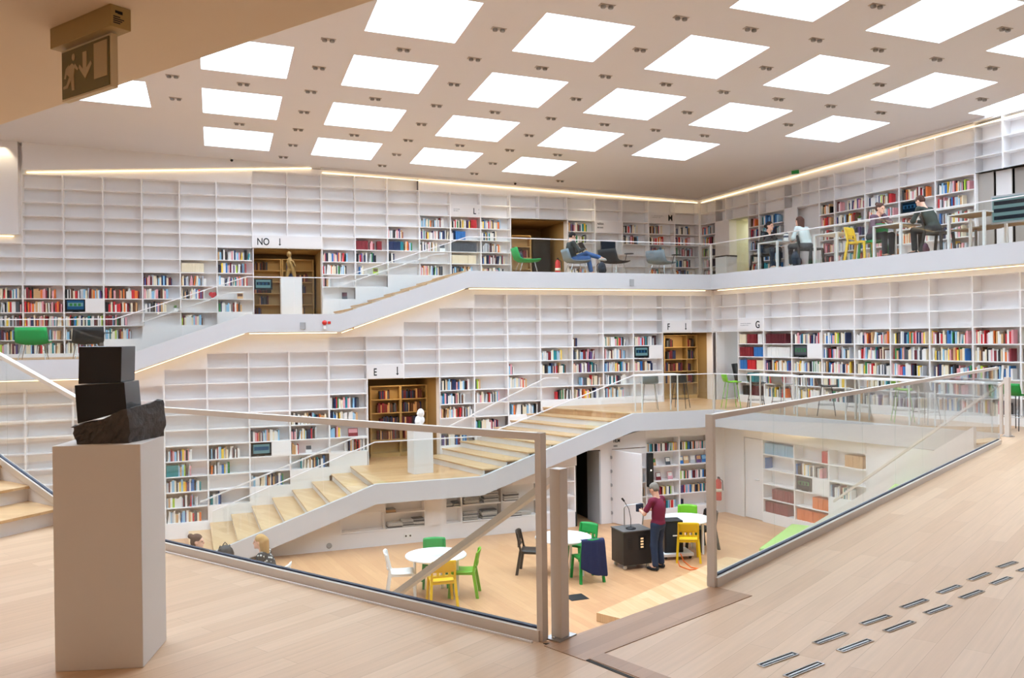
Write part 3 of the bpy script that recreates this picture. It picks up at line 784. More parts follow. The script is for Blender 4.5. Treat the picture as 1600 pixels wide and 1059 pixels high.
# ---------------------------------------------------------------- rooms behind the openings
def alcove(F, s0, s1, z0, z1, depth, mt, floorm, nm, back=True):
    w = s1-s0; o = MB()
    o.box(0, depth, z0, w, depth+.05, z1, 0); o.box(-.05, DEP, z0, 0, depth+.05, z1, 0); o.box(w, DEP, z0, w+.05, depth+.05, z1, 0)
    o.box(-.05, .0, z1, w+.05, depth+.05, z1+.012, 0)
    o = o.build(nm, [mt], None, F.P(s0), F.a); struct(o)
    f = MB().box(0, .0, z0-.05, w, depth, z0+.003).build('floor_'+nm[5:], [floorm], None, F.P(s0), F.a); struct(f)
    for xx in (-.017, w-.0):    # white door jambs
        pass
    j = MB().box(-.02, 0, z0, .0, DEP, z1).box(w, 0, z0, w+.02, DEP, z1).build('trim_jamb_'+nm[5:], ['shelf'], None, F.P(s0), F.a); struct(j)
def lamp(F, s, t, z, col, e, sx=.8, sy=.8):
    l = bpy.data.lights.new('ceiling_lamp', 'AREA'); l.shape = 'RECTANGLE'; l.size = sx; l.size_y = sy; l.energy = e; l.color = col
    o = bpy.data.objects.new('ceiling_lamp', l); COL.objects.link(o); o.location = F.P(s, t, z); o.rotation_euler = (0, 0, F.a); return o
def inner(F, s0, w, z0, n, t, pitch, label, fillr, mt='alcshelf', top=None):
    bds = [z0+.1+pitch*k for k in range(n)][::-1]
    G = F.off(-t)
    bay(G, s0, w, bds, label, 'brown bookcases inside the openings', None, (z0, z0), mt=mt, last=True, dep=.26)
    for k, (a, b) in fillr.items(): fill(G, s0, w, bds[k], a, b, 'dark', hmax=.26, y=.02)
WARMC = (1, .80, .52)
alcove(FL, sL(5)+.02, sL(7)-.02, Z_E, zL(5)-.012, 2.4, 'alcove', 'floor_up', 'wall_room_bust')
inner(FL, sL(5)+.33, .8, Z_E, 6, 1.2, .36, 'honey brown bookcase on the left inside the E opening', {1:(.3,.7),2:(.2,1),3:(.3,1),4:(.2,1)})
inner(FL, sL(5)+1.15, .72, Z_E, 6, 1.2, .36, 'honey brown bookcase on the right inside the E opening', {1:(0,.9),2:(0,.85),3:(0,.8),4:(.1,.6)})
lamp(FL, sL(6), -.7, zL(5)-.05, WARMC, 12, .8, .4)
alcove(FL, sL(14)+.02, sL(15)+.72, Z_F, zL(2)-.012, 2.2, 'alcove', 'floor_up', 'wall_room_corner')
inner(FL, sL(14)+.50, .78, Z_F, 6, .75, .36, 'honey brown bookcase on the left inside the F opening', {1:(.1,.42),2:(.1,.55),3:(0,.85),4:(0,.9)})
inner(FL, sL(14)+1.28, .36, Z_F, 6, .75, .36, 'narrow honey brown bookcase on the right inside the F opening', {1:(0,.8),2:(0,.7),3:(0,.5),4:(0,.7)})
lamp(FL, sL(14)+.8, -.4, zL(2)-.05, WARMC, 11, .8, .3)
alcove(FU, sU(6)+.02, sU(8)-.02, Z_N, zU(4)-.012, 1.9, 'alcove', 'floor_up', 'wall_room_bronze')
inner(FU, sU(6)+.05, .8, Z_N, 6, 1.5, .34, 'grey brown bookcase on the left inside the NO opening', {1:(0,.55),3:(0,.75),4:(.2,.6),5:(0,.3)})
inner(FU, sU(6)+.9, .9, Z_N, 6, 1.5, .34, 'grey brown bookcase on the right inside the NO opening', {1:(.1,.4),2:(.1,.9),3:(.3,.8),4:(.35,.7),5:(.3,.8)})
lamp(FU, sU(7), -.9, zU(4)-.05, (1, .88, .68), 7)
alcove(FU, sU(14)+.02, sU(16)-.02, Z_T, zU(1)-.012, 2.4, 'alcove', 'floor_up', 'wall_room_reading')
inner(FU, sU(14)+.40, .62, Z_T, 5, 1.0, .36, 'brown bookcase inside the opening behind the green armchair', {2:(.1,.9)})
lamp(FU, sU(15), -.6, zU(1)-.05, WARMC, 7, .8, .4)
struct(MB().box(sU(14)+1.1, 1.0, Z_T, sU(14)+1.7, 1.06, Z_T+1.5).build('door_1', ['dark'], None, FU.P(0), FU.a))
# window beside the F opening
alcove(FR, sR(0)+.1, sR(1)-.02, Z_F, zR(2)-.012, 1.2, 'white', 'floor_up', 'wall_window_bay')
w_ = empty('window_1', FR.P(.35, -1.15), FR.a); struct(w_)
MB().box(0, 0, Z_F+.3, .55, .02, zR(2)-.1).build('pane', ['winlight'], w_)
MB().box(-.04, -.03, Z_F+.26, 0, .03, zR(2)-.06).box(.55, -.03, Z_F+.26, .59, .03, zR(2)-.06).build('frame', ['white'], w_)
# light green room, white cupboard wall and niche on the upper right wall
M['lgreen'] = mat('pale_green_wall', '#e4e5d2', .7)
struct(MB().box(sv[1], 0, Z_T, sv[2]+.15, .05, zU(1)-.03).build('wall_corner_cupboard', ['white'], None, FV.P(0), FV.a))
alcove(FV, sv[2]+.17, sv[3]-.02, Z_T, zU(1)-.032, 2.5, 'lgreen', 'floor_up', 'wall_green_room')
lamp(FV, (sv[2]+sv[3])/2, -1.2, zU(1)-.1, (1, 1, .9), 6)
t = empty('ceiling_lamp', FV.P(sv[2]+.45, -1.5, zU(1)-.35), FV.a, 'round white lamp hanging in the pale green room', 'lamp')
MB().lathe([(.02, .1), (.2, .04), (.2, -.04), (.02, -.06)], 16).build('lamp_shade', ['lampw'], t)
struct(MB().box(sv[5], .25, Z_T, sv[7], .3, zU(1)-.03).build('wall_niche_back', ['white'], None, FV.P(0), FV.a))
struct(MB().box(sv[5], 0, Z_T, sv[5]+.5, .03, zU(1)-.03).build('wall_niche_side', ['white'], None, FV.P(0), FV.a))
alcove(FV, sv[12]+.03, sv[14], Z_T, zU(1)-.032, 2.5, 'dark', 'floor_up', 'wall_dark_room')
for n, (a, b, mt) in enumerate(((.02, .40, 'panelg'), (.43, .80, 'white'), (.84, 1.22, 'panelg'))):
    o = MB().box(sv[12]+a, .08+.05*n, Z_T, sv[12]+b, .11+.05*n, zU(1)-.04).build('sliding_panel', [mt], None, FV.P(0), FV.a)
    tag(o, ['grey sliding panel closest to the last book bay','white sliding panel in the middle of three at the dark room','grey sliding panel next to the dark upper window'][n], 'panel', 'sliding panels at the dark room')
# store-room behind the open door
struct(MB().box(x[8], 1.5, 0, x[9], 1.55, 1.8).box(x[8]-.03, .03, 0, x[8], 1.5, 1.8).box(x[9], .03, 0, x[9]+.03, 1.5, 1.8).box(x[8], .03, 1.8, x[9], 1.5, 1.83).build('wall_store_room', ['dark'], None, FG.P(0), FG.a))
# ---------------------------------------------------------------- books: the nearest ones each their own thing, the rest one mass
PALI = {c: i for i, c in enumerate(CN)}
def book_geo(mb, t, h, d, c, T=None, pages=None):
    """closed book standing on its lower edge, spine towards -y"""
    e = .0025
    if pages is None:
        mb.box(0, 0, 0, t, d, h, c, T); return
    mb.box(0, 0, 0, e, d, h, c, T); mb.box(t-e, 0, 0, t, d, h, c, T); mb.box(e, 0, 0, t-e, e, h, c, T)
    mb.box(e, e, .004, t-e, d-.004, h-.004, pages, T)
CELL = {}
ROWP = {'R': {2:'first',3:'second',4:'third'}, 'L': {9:'first',10:'second',11:'third',12:'fourth',13:'fifth'}, 'D': {0:'top',2:'third',3:'fourth',4:'fifth'}}
stuff = MB(); indiv = 0
lastn = {}
for b in BOOKS:
    if b[9]: lastn[b[9][:2]] = max(lastn.get(b[9][:2], 0), b[9][2])
for F, s, y, z, t, h, d, c, tilt, key in BOOKS:
    base = F.P(s, -y, z)
    T = Matrix.Translation(base) @ Matrix.Rotation(F.a, 4, 'Z') @ Matrix.Rotation(tilt, 4, 'Y')
    if not key:
        book_geo(stuff, t, h, d, PALI[c], T); continue
    bayk, k, n = key; indiv += 1
    mb = MB(); book_geo(mb, t, h, d, 0, None, 1)
    if bayk[0] == 'D':
        nm, cat, grp = 'film_case', 'film case', 'film cases on the shelves beside the open door'
        lab = f'{c} film case, {nth(n)} from left, {ROWP["D"][k]} row, {dict(D10="half hidden left",D11="middle",D12="rightmost")[bayk]} film shelf bay'
    else:
        nm, cat = 'book', 'book'
        if bayk[0] == 'R':
            grp = 'books on the middle right wall'
            lab = f'{c} book, {nth(n)} from left, {ROWP["R"][k]} book row down, {nth(int(bayk[1])-1)} bay right of letter G'
        else:
            grp = 'books beside the grey pedestal'
            lab = f'{c} book, {nth(n)} from left, {ROWP["L"][k]} book row down in the bay beside the pedestal'
    o = mb.build(nm, ['bk '+c, 'cream'])
    o.location = base; o.rotation_euler = (0, tilt, F.a)
    tag(o, lab, cat, grp)
o = stuff.build('books', ['bk '+c for c in CN]); tag(o, 'mixed coloured books filling the farther shelves of all the walls', 'books', None, 'stuff')

# face-out film cases and small framed things on the shelves
def card(F, s, z, w, h, cols, name, label, cat, y=.1, lean=.2):
    mb = MB(); mb.box(-w/2, 0, 0, w/2, .012, h, 0); mb.box(-w/2+.012, -.001, h*.45, w/2-.012, .0, h-.015, 1)
    o = mb.build(name, cols); o.location = F.P(s, -y, z+BT/2+.001); o.rotation_euler = (-lean, 0, F.a)
    return tag(o, label, cat)
fb = x[11]; fc = x[12]
for n, (sx, k, c) in enumerate(((fb+.28, 2, ('bk tan', 'bk green')), (fb+.7, 2, ('bk dark grey', 'bk white')), (fb+.42, 3, ('bk dark red', 'bk white')), (fb+.76, 3, ('bk pink', 'bk white')), (fc+.12, 2, ('bk blue', 'bk cream')), (fc+.28, 2, ('bk tan', 'bk cream')), (fc+.48, 2, ('bk light grey', 'bk white')), (fc+.66, 2, ('bk purple', 'bk tan')), (fc+.82, 2, ('bk blue', 'bk light blue')))):
    pl = ['green and tan film case facing out beside the black screen','dark grey film case facing out, upper display row of the middle film bay','dark red film case facing out, lower display row of the middle film bay','pink and white film case facing out, lower display row of the middle film bay',
          'first face-out film case in the rightmost film bay','tan film case facing out, second in the rightmost film bay','light grey film case facing out in the middle of the rightmost film bay','purple and tan face-out film case in the rightmost film bay','blue film case facing out at the right end of the rightmost film bay'][n]
    card(FG, sx, fz[k], .14, .19, c, 'film_case', pl, 'film case', .12, .25)
card(FU, sU(9)+.5, zU(5), .17, .2, ('bk dark grey', 'bk brown'), 'framed_photo', 'dark framed photo leaning on the shelf above the upper glass rail', 'picture')
card(FU, sU(8)+.64, zU(8), .15, .2, ('bk dark grey', 'bk maroon'), 'framed_photo', 'small dark framed portrait on the low shelf right of the NO opening', 'picture')
card(FU, sU(11)+.72, zU(4), .18, .24, ('bk white', 'bk dark grey'), 'display_book', 'white book with a dark figure facing out, four bays right of the NO opening', 'book')
card(FU, sU(9)+.6, zU(6), .15, .2, ('bk lime', 'bk brown'), 'framed_photo', 'small green framed picture on the upper shelf above the stair rail', 'picture')
card(FL, sL(4)+.6, zL(9), .24, .2, ('bk dark red', 'bk pink'), 'display_book', 'dark red book facing out on the shelf just left of the E opening', 'book')
card(FL, sL(3)+.45, zL(10), .15, .2, ('bk white', 'bk dark grey'), 'framed_photo', 'small white framed portrait on the shelf two bays left of the E opening', 'picture')
card(FU, sU(5)+.6, zU(8), .16, .16, ('bk tan', 'bk brown'), 'framed_photo', 'small tan framed picture on the shelf just left of the NO opening', 'picture')
h_ = MB(); h_.ball((-.045, 0, .13), (.06, .03, .06), 10).ball((.045, 0, .13), (.06, .03, .06), 10)
h_.prism_xz([(-.1, .12), (.1, .12), (0, 0)], -.025, .025)
o = h_.build('heart_ornament', ['bk red']); o.location = FU.P(sU(4)+.83, -.1, zU(8)+BT/2); o.rotation_euler = (0, 0, FU.a); tag(o, 'small red heart ornament on a shelf beside the upper stair rail', 'ornament')

def potted(F, s, z, label, r=.07):
    o = empty('potted_plant', F.P(s, -.14, z+BT/2), F.a, label, 'plant')
    MB().lathe([(r*.7, 0), (r, .11), (r*.9, .11), (r*.85, .09)], 14).build('pot', ['cwhite'], o)
    m = MB()
    for k in range(26):
        a = R.uniform(0, 2*PI); l = R.uniform(.06, .13); e = R.uniform(.3, 1.3)
        p = Vector((0, 0, .1)); q = p + Vector((math.cos(a)*math.cos(e), math.sin(a)*math.cos(e), math.sin(e)))*l
        sd = Vector((-math.sin(a), math.cos(a), 0))*.018; md = (p+q)/2
        m.add([p, md+sd, q, md-sd], [(0, 1, 2, 3)], 0, True)
    m.build('leaves', ['leaf'], o)
potted(FV, sv[8]+.72, zU(3)-.02, 'small green potted plant on the shelf above the yellow chair')
potted(FU, sU(3)+.82, zU(9), 'small potted plant on the shelf beside the upper stair rail at left', .08)

# screens standing in the shelf cells
def screen(F, s, z, label, scr, w=.5, h=.30):
    o = empty('monitor', F.P(s, -.03, z+BT/2), F.a, label, 'monitor', 'screens in the bookcases')
    MB().box(-w/2, 0, .02, w/2, .04, .02+h).prism_xz([(-.1, 0), (.1, 0), (.05, .03), (-.05, .03)], 0, .05).build('housing', ['scr'], o)
    m = MB(); m.box(-w/2+.05, -.004, .07, w/2-.05, 0, h-.01, 0)
    m.box(-w/2+.07, -.006, h*.48, w/2-.07, -.004, h*.78, 1)
    for k in range(3): m.box(-w*.28+k*w*.2, -.008, h*.5, -w*.28+k*w*.2+w*.13, -.006, h*.72, 2)
    m.build('display', scr, o)
screen(FU, sU(1)+.27, zU(9), 'black monitor with blue and green screen in the upper left shelves', ['screen', 'screen4', 'screen2'], .5, .32)
screen(FL, sL(2)+.27, zL(10), 'black monitor with pale blue screen in the shelves left of the E opening', ['screen4', 'screen', 'screen'], .48, .30)
screen(FL, sL(13)+.27, zL(4), 'black monitor with blue screen in the shelves left of the F opening', ['screen4', 'screen3', 'screen'], .48, .30)
screen(FR, sR(3)+.29, zR(4), 'black monitor with grey green screen, two bays right of letter G', ['bk dark grey', 'bk green', 'bk dark grey'], .5, .30)
screen(FV, sv[10]+.28, zU(3)-.02, 'black monitor with dark screen above the man in dark sweater', ['screen3', 'screen', 'screen3'], .5, .30)
screen(FGR, xs_[3]+.27, rz_[3], 'small dark screen in the low right shelves behind the glass', ['screen3', 'bk green', 'screen3'], .46, .28)
screen(FU, sU(6)+.27, Z_N+.1+.34*2+.0, 'black monitor with lit screen inside the NO opening', ['screen4', 'screen3', 'screen'], .5, .3)

# ---------------------------------------------------------------- signs
def text(parent, s, x, z, h, sx=.72, mt='ink', bold=True):
    c = bpy.data.curves.new('lettering', 'FONT'); c.body = s; c.size = h*1.38; c.extrude = .004; c.align_x = 'LEFT'
    if bold: c.offset = h*.016
    t = bpy.data.objects.new('lettering_source', c); COL.objects.link(t)
    me = bpy.data.meshes.new_from_object(t.evaluated_get(bpy.context.evaluated_depsgraph_get())); bpy.data.objects.remove(t)
    me.materials.clear(); me.materials.append(M[mt])
    o = bpy.data.objects.new('lettering', me); COL.objects.link(o); o.parent = parent
    o.location = (x, -.006, z); o.rotation_euler = (PI/2, 0, 0); o.scale = (sx, 1, 1); return o
def arrow(parent, x, z, h):
    w = h*.12
    MB().prism_xz([(x-w*.5, z+h), (x+w*.5, z+h), (x+w*.5, z+h*.22), (x+w*1.5, z+h*.22), (x, z), (x-w*1.5, z+h*.22), (x-w*.5, z+h*.22)], -.006, 0).build('arrow', ['ink'], parent)
def smallprint(parent, x, z, w, n=2, h=.02, gap=.05):
    m = MB()
    for k in range(n):
        xx = x; end = x + w*(1 if k == 0 else .75)
        while xx < end:
            l = min(R.uniform(.02, .05), end-xx); m.box(xx, -.004, z-k*gap, xx+l, 0, z-k*gap+h); xx += l+.012
    m.build('small_print', ['inkg'], parent)
def sign(F, s, w, z0, z1, label):
    o = empty('wall_sign', F.P(s), F.a, label, 'sign', 'letter signs on the bookcases')
    MB().box(UP/2, -.004, z0+BT/2, w-UP/2, .016, z1-BT/2).build('panel', ['white'], o); return o
def on(F, s, u): return F.hit(u, 400)[0]-s
o = sign(FU, sU(6), CU*2, zU(4), zU(3), 'white sign panel reading NO with a down arrow over the opening')
text(o, 'NO', on(FU, sU(6), 401.5), zU(4)+.085, .2, .78); arrow(o, on(FU, sU(6), 437.5), zU(4)+.07, .21)
s_ = sL(5)
o = sign(FL, sL(5), CL_, zL(5), zL(4), 'white sign panel reading E with a down arrow over the opening')
text(o, 'E', on(FL, s_, 581), zL(5)+.085, .19, .7); arrow(o, on(FL, s_, 618.5), zL(5)+.075, .22)
s_ = sL(14)
o = sign(FL, s_, CL_, zL(2), zL(1), 'white sign panel reading F with a down arrow over the opening')
text(o, 'F', on(FL, s_, 1041), zL(2)+.085, .19, .72); arrow(o, on(FL, s_, 1070), zL(2)+.075, .2)
o = sign(FR, sR(1), CR, zR(2), zR(1), 'white sign panel reading G with small print beside it')
text(o, 'G', .72, zR(2)+.08, .2, .85); smallprint(o, .12, zR(2)+.2, .42)
o = sign(FU, sU(12), CU, zU(1), zU(0), 'white sign panel reading L with two lines of small print')
text(o, 'L', on(FU, sU(12), 740), zU(1)+.08, .19, .72); smallprint(o, .1, zU(1)+.2, .2); MB().box(.885, -.004, zU(1)+.09, .9, 0, zU(1)+.13).box(.885, -.004, zU(1)+.2, .9, 0, zU(1)+.24).build('mark', ['inkg'], o)
o = sign(FU, sU(19), CU, zU(1), zU(0), 'white sign panel reading M with two lines of small print')
text(o, 'M', .70, zU(1)+.08, .21, .78); smallprint(o, .1, zU(1)+.22, .44)
o = sign(FU, sU(17), CU, zU(2), zU(1), 'white sign panel above the computer desk with two bold words')
text(o, 'NÄRA', .07, zU(2)+.24, .065, .9, 'ink'); 
smallprint(o, .07, zU(2)+.13, .2, 1, .045)
o = empty('wall_sign', FG.P(gx(959)), FG.a, 'small FILM lettering on the white wall above the open door', 'sign', 'letter signs on the bookcases')
text(o, 'FILM', 0, 1.98, .085, .8); smallprint(o, .01, 1.87, .1, 1, .04)
o = empty('wall_sign', FG.P(gx(847)), FG.a, 'small dark lettering on the white stair wall behind the newel post', 'sign', 'letter signs on the bookcases')
smallprint(o, 0, 1.62, .13, 1, .045)
# fittings on the balcony front
def fit(F, u, v, w, h, name, label, cat, mt, th=.02):
    s, z = F.hit(u, v); o = MB().box(-w/2, -th, -h/2, w/2, 0, h/2).build(name, [mt], None, F.P(s, 0, z), F.a, .003); return tag(o, label, cat)
fit(edgeU, 473, 509, .13, .17, 'wall_speaker', 'grey square wall box on the balcony front below NO', 'speaker', 'greyp')
fit(edgeU, 987, 441.5, .13, .19, 'wall_speaker', 'grey wall box on the balcony front below the black lounge chair', 'speaker', 'greyp')
s, z = edgeU.hit(507, 504)
o = empty('fire_alarm', edgeU.P(s, 0, z), edgeU.a, 'round red fire alarm bell on the balcony front', 'alarm')
MB().lathe([(.052, 0), (.06, .02), (.045, .05), (.01, .055)], 16, T=Matrix.Rotation(PI/2, 4, 'X')).build('bell', ['red'], o)
MB().box(-.03, -.05, -.16, .03, 0, -.08).build('button_box', ['cwhite'], o); MB().box(.08, -.01, -.03, .15, 0, .03).build('label_plate', ['red'], o)
o = empty('wall_socket', FG.P(gx(513), 0, .12), FG.a, 'round white wall vent with grey ring on the stair side', 'socket')
MB().lathe([(.05, 0), (.06, .012), (.052, .02), (.035, .014)], 18, T=Matrix.Rotation(PI/2, 4, 'X')).build('ring', ['greyp'], o); MB().lathe([(.034, 0), (.034, .012)], 16, T=Matrix.Rotation(PI/2, 4, 'X')).build('disc', ['cwhite'], o)
o = empty('wall_socket', FG.P(gx(636.5), 0, .17), FG.a, 'white double power socket in the stair wall behind the round table', 'socket')
MB().box(-.1, -.012, -.045, .1, 0, .045).build('plate', ['cwhite'], o)
for q in (-.05, .05): MB().lathe([(.022, 0), (.022, .004)], 12, (q, 0, 0), T=Matrix.Translation((0, -.012, 0)) @ Matrix.Rotation(PI/2, 4, 'X')).build('hole', ['black'], o)
# papers in the niches
def stack(s, z, n, w, label, mt='paper', y=.02, d=.24, h=.011):
    m = MB()
    for k in range(n):
        dx, dy = R.uniform(-.02, .02), R.uniform(0, .02); m.box(-w/2+dx, dy, k*h, w/2+dx, d+dy, k*h+h*.8, 1 if R.random() < .35 else 0)
    o = m.build('newspaper_stack', [mt, 'bk dark grey'], None, FG.P(s, -y, z+BT/2), FG.a); tag(o, label, 'newspapers', 'newspaper stacks in the niches')
stack(x[1]+.25, .35, 10, .34, 'newspaper stack at left on the lower shelf of the paper niche'); stack(x[1]+.56, .35, 14, .3, 'newspaper stack in the middle of the lower shelf of the paper niche'); stack(x[1]+.78, .35, 15, .26, 'newspaper stack at right on the lower shelf of the paper niche')
stack(x[1]+.14, .70, 7, .22, 'small stack of tan papers on the upper shelf of the paper niche', 'bk tan')
stack(x[3]+.1, .72, 6, .16, 'thin newspaper stack in the narrow niche'); stack(x[3]+.27, .72, 9, .13, 'newspaper stack beside the thin one in the narrow niche')
a_ = x[4]; b_ = x[5]-x[4]
stack(a_+b_*.26, .74, 19, .36, 'tall newspaper stack at upper left in the newspaper niche'); stack(a_+b_*.74, .74, 22, .36, 'tall newspaper stack at upper right in the newspaper niche')
stack(a_+b_*.22, .37, 16, .34, 'newspaper stack at lower left in the newspaper niche'); stack(a_+b_*.7, .37, 18, .36, 'newspaper stack at lower right in the newspaper niche')
stack(x[5]+.25, .74, 15, .36, 'newspaper stack on the upper shelf behind the glass end post'); stack(x[5]+.3, .37, 9, .4, 'flat newspaper stack on the lower shelf behind the glass end post'); stack(x[5]+.62, .37, 8, .24, 'small newspaper stack next to the newel post, lower shelf')
# ---------------------------------------------------------------- glass balustrades and hand rails
def balus(label, pts, h, name='glass_balustrade', rail=(.035, .03), plen=1.25, base=None, posts=(), lift=.0, group='glass balustrades', seams=True, railmat='post'):
    """pts: foot line in space; glass stands upright on it"""
    o = empty(name, pts[0], 0, label, 'balustrade', group); O = Vector(pts[0])
    for p, q in zip(pts[:-1], pts[1:]):
        p, q = Vector(p)-O, Vector(q)-O; L = (q-p).length; n = max(1, round(L/plen)); g = .006/L
        hd = Vector((q.x-p.x, q.y-p.y, 0)).normalized(); sd = Vector((hd.y, -hd.x, 0))*.006
        for k in range(n):
            a = p.lerp(q, k/n + (g if k else 0)); b = p.lerp(q, (k+1)/n - (g if k < n-1 else 0))
            z0 = Vector((0, 0, lift)); z1 = Vector((0, 0, h-.01))
            vs = [a-sd+z0, b-sd+z0, b+sd+z0, a+sd+z0, a-sd+z1, b-sd+z1, b+sd+z1, a+sd+z1]
            MB().add(vs, [(0,3,2,1),(4,5,6,7),(0,1,5,4),(1,2,6,5),(2,3,7,6),(3,0,4,7)]).build('pane', ['glass'], o)
        if rail: MB().beam(p+Vector((0,0,h)), q+Vector((0,0,h)), rail[0], rail[1]).build('top_rail', [railmat], o)
        if base:
            bw, bh = base
            MB().beam(p+Vector((0,0,bh)), q+Vector((0,0,bh)), bw, bh).build('base_channel', ['post'], o)
            MB().beam(p+Vector((0,0,bh+.012)), q+Vector((0,0,bh+.012)), .03, .014).build('gasket', ['gasket'], o)
    for k in posts:
        p = Vector(pts[k])-O
        d = Vector(pts[k-1] if k else pts[1])-Vector(pts[k]); an = math.atan2(d.y, d.x)
        MB().box(-.022, -.03, 0, .022, .03, h, T=Matrix.Translation(p) @ Matrix.Rotation(an, 4, 'Z')).build('end_post', ['post'], o)
    return o
V3 = lambda p, z: Vector((p[0], p[1], z))
# foreground, left of the stair opening
balus('tall glass balustrade on the pale floor, running from newel post to the left stair', [LA+Vector((0,0,0)), LA+dL*5.75], 1.30, rail=(.055, .045), plen=2.75, base=(.09, .07), posts=(0,), lift=.065)
o = MB().beam(LA+dL*.02+Vector((-.05,-.06,.012)), LA+dL*5.6+Vector((-.05,-.06,.012)), .012, .012).build('baseboard_left_glass', ['white']); struct(o)
balus('tall glass balustrade on the pale floor along the right floor edge', [N1, Rfar - dR*.32], 1.30, rail=(.05, .04), plen=1.22, base=(.09, .07), posts=(0,), lift=.065)
# newel posts and hand rails of the stairs down
def newel(p, an, label, h=1.07, w=.082):
    o = empty('newel_post', p, an, label, 'post', 'newel posts')
    MB().box(-w/2, -w/2, .012, w/2, w/2, h).build('post', ['post'], o, bevel=.003)
    MB().box(-w/2-.05, -w/2-.02, 0, w/2+.05, w/2+.02, .012).build('base_plate', ['steel'], o)
    m = MB()
    for xx in (-1, 1): m.lathe([(.012, 0), (.012, .012), (.005, .02)], 8, (xx*(w/2+.03), 0, .012))
    m.build('bolts', ['chrome'], o)
    return o
NP = at(869, 1001, Z_F)+Vector((0.0, .02, 0))
NP += Vector((-dL.y, dL.x, 0))*(.05 if dL.x < 0 else -.05)*-1
newel(NP, math.atan2(dR.y, dR.x), 'square beige newel post at the head of the stair opening')
def handrail(pts, label, w=.06, h=.045, name='hand_rail', mt='post', brackets=None):
    o = empty(name, pts[0], 0, label, 'hand rail', 'stair hand rails'); O = Vector(pts[0])
    for p, q in zip(pts[:-1], pts[1:]): MB().beam(Vector(p)-O, Vector(q)-O, w, h).build('rail', [mt], o)
    return o
hd = Vector((dL.x, dL.y, 0)); side = Vector((-hd.y, hd.x, 0))
if side.y < 0: side = -side
top = NP + Vector((0, 0, 1.05))
h1 = top + hd*3.3 + Vector((0, 0, -2.25))
top += side*.09; h1 += side*.09
handrail([top+hd*.03, h1], 'flat beige hand rail sloping down from the newel post below the left glass', .10, .05)
# stair that goes down under the left glass
so = empty('staircase', N0, math.atan2(e_.y, e_.x)+PI/2, 'oak stair descending from the dark nosing strip to the reading room', 'stairs')
wst = (N1-N0).length-.1
for k in range(15):
    z = -.1687*(k+1)
    MB().box(.29*k, -wst+.45, z-.04, .29*(k+1)+.02, -.12, z).build('tread', ['tread'], so); MB().box(.29*k, -wst+.45, z, .29*k+.015, -.12, z+.13).build('riser', ['white'], so)
pl0 = at(932, 957, .14); pl1 = at(1112, 879, .14); pd = (pl1-pl0).normalized(); pn = Vector((pd.y, -pd.x, 0))
o = MB().prism([tuple(p[:2]) for p in (pl0, pl1+pd*.6, pl1+pd*.6+pn*.9, pl0+pn*.9)], 0.004, .14).build('wooden_platform', ['tread']); tag(o, 'low oak platform at the foot of the stair opening', 'platform')
# left stair going up beside the pedestal
nd = Vector((math.cos(math.radians(68)), math.sin(math.radians(68)), 0)); ad = Vector((-nd.y, nd.x, 0))
so = empty('staircase', at(0, 842, Z_F), math.radians(68), 'oak stair with white risers climbing at the left edge of the pale floor', 'stairs')
P0 = at(0, 842, Z_F)
lineP, lineD = LA, dL
cuts = []
for k in range(7):
    zt = .172*(k+1)
    # where the far end of this tread meets the glass line
    def far(y):
        q = P0 + ad*y; w = lineP - q
        return (w.x*lineD.y - w.y*lineD.x)/(nd.x*lineD.y - nd.y*lineD.x)
    y0 = .66*k; y1 = .66*(k+1)
    MB().prism([(-4, y0+.05), (far(y0), y0+.05), (far(y0), y0+.08), (-4, y0+.08)], zt-.172, zt-.028).build('riser', ['white'], so)
    MB().prism([(-4, y0), (far(y0), y0), (far(y1)+.05, y1+.06), (-4, y1+.06)], zt-.028, zt).build('tread', ['tread'], so)
    cuts.append((P0 + ad*y0 + nd*far(y0), zt))
c0, c1 = cuts[0][0], cuts[5][0]
q0 = V3(c0, Z_F+.16); q1 = V3(c1, Z_F+.16+.172*5)
d0 = (q1-q0).normalized()
st0, st1 = q0 - d0*.55, q1 + d0*1.5
o = MB().beam(st0, st1+Vector((0,0,0)), .05, .5).build('stair_string', ['white']); tag(o, 'white sloping string of the left oak stair under its glass', 'stair string')
balus('sloping glass balustrade of the left oak stair, behind the sculpture', [st0, st1], 1.27, rail=(.055, .045), plen=2.2, base=(.07, .08), lift=.05)
# lower walkway glass: landing E, flights, F and G
eo = .05
pe = lambda i, z: edgeL.P(sL(i), -eo, z)
balus('thin railed glass along the lower oak stair up to the bust landing', [pe(1.0, .2), pe(4.55, Z_E), pe(7.12, Z_E), pe(11.25, Z_F), Vector((G1.x, G1.y, Z_F))+Vector((.02, .05, 0))], .93, rail=(.028, .022), railmat='white')
g1 = Vector((G1.x+.02, G1.y+.05, Z_F)); g2 = Vector((G2.x+.05, G2.y+.03, Z_F))
balus('thin railed glass in front of the bar counters along the right walkway', [g1, g2], .93, rail=(.028, .022), posts=(0, 1), railmat='white')
# upper glass
pu = lambda i, z: edgeU.P(sL(i), -eo, z)
cU = cornU + Vector((.03, .06, 0))
balus('thin railed glass along the upper landing at the left edge', [pu(-6, Z_A), pu(-1.05, Z_A)], .90, rail=(.028, .022), railmat='white')
balus('thin railed glass climbing the upper stair to the top balcony corner', [pu(-1.05, Z_A), pu(1.95, Z_N), pu(4.25, Z_N), pu(7.75, Z_T), V3(cU, Z_T)], .90, rail=(.028, .022), railmat='white')
balus('thin railed glass of the top balcony in front of the reading tables', [V3(cU, Z_T), V3(edgeR.P(13.5, -eo), Z_T)], .90, rail=(.028, .022), posts=(0,), railmat='white')
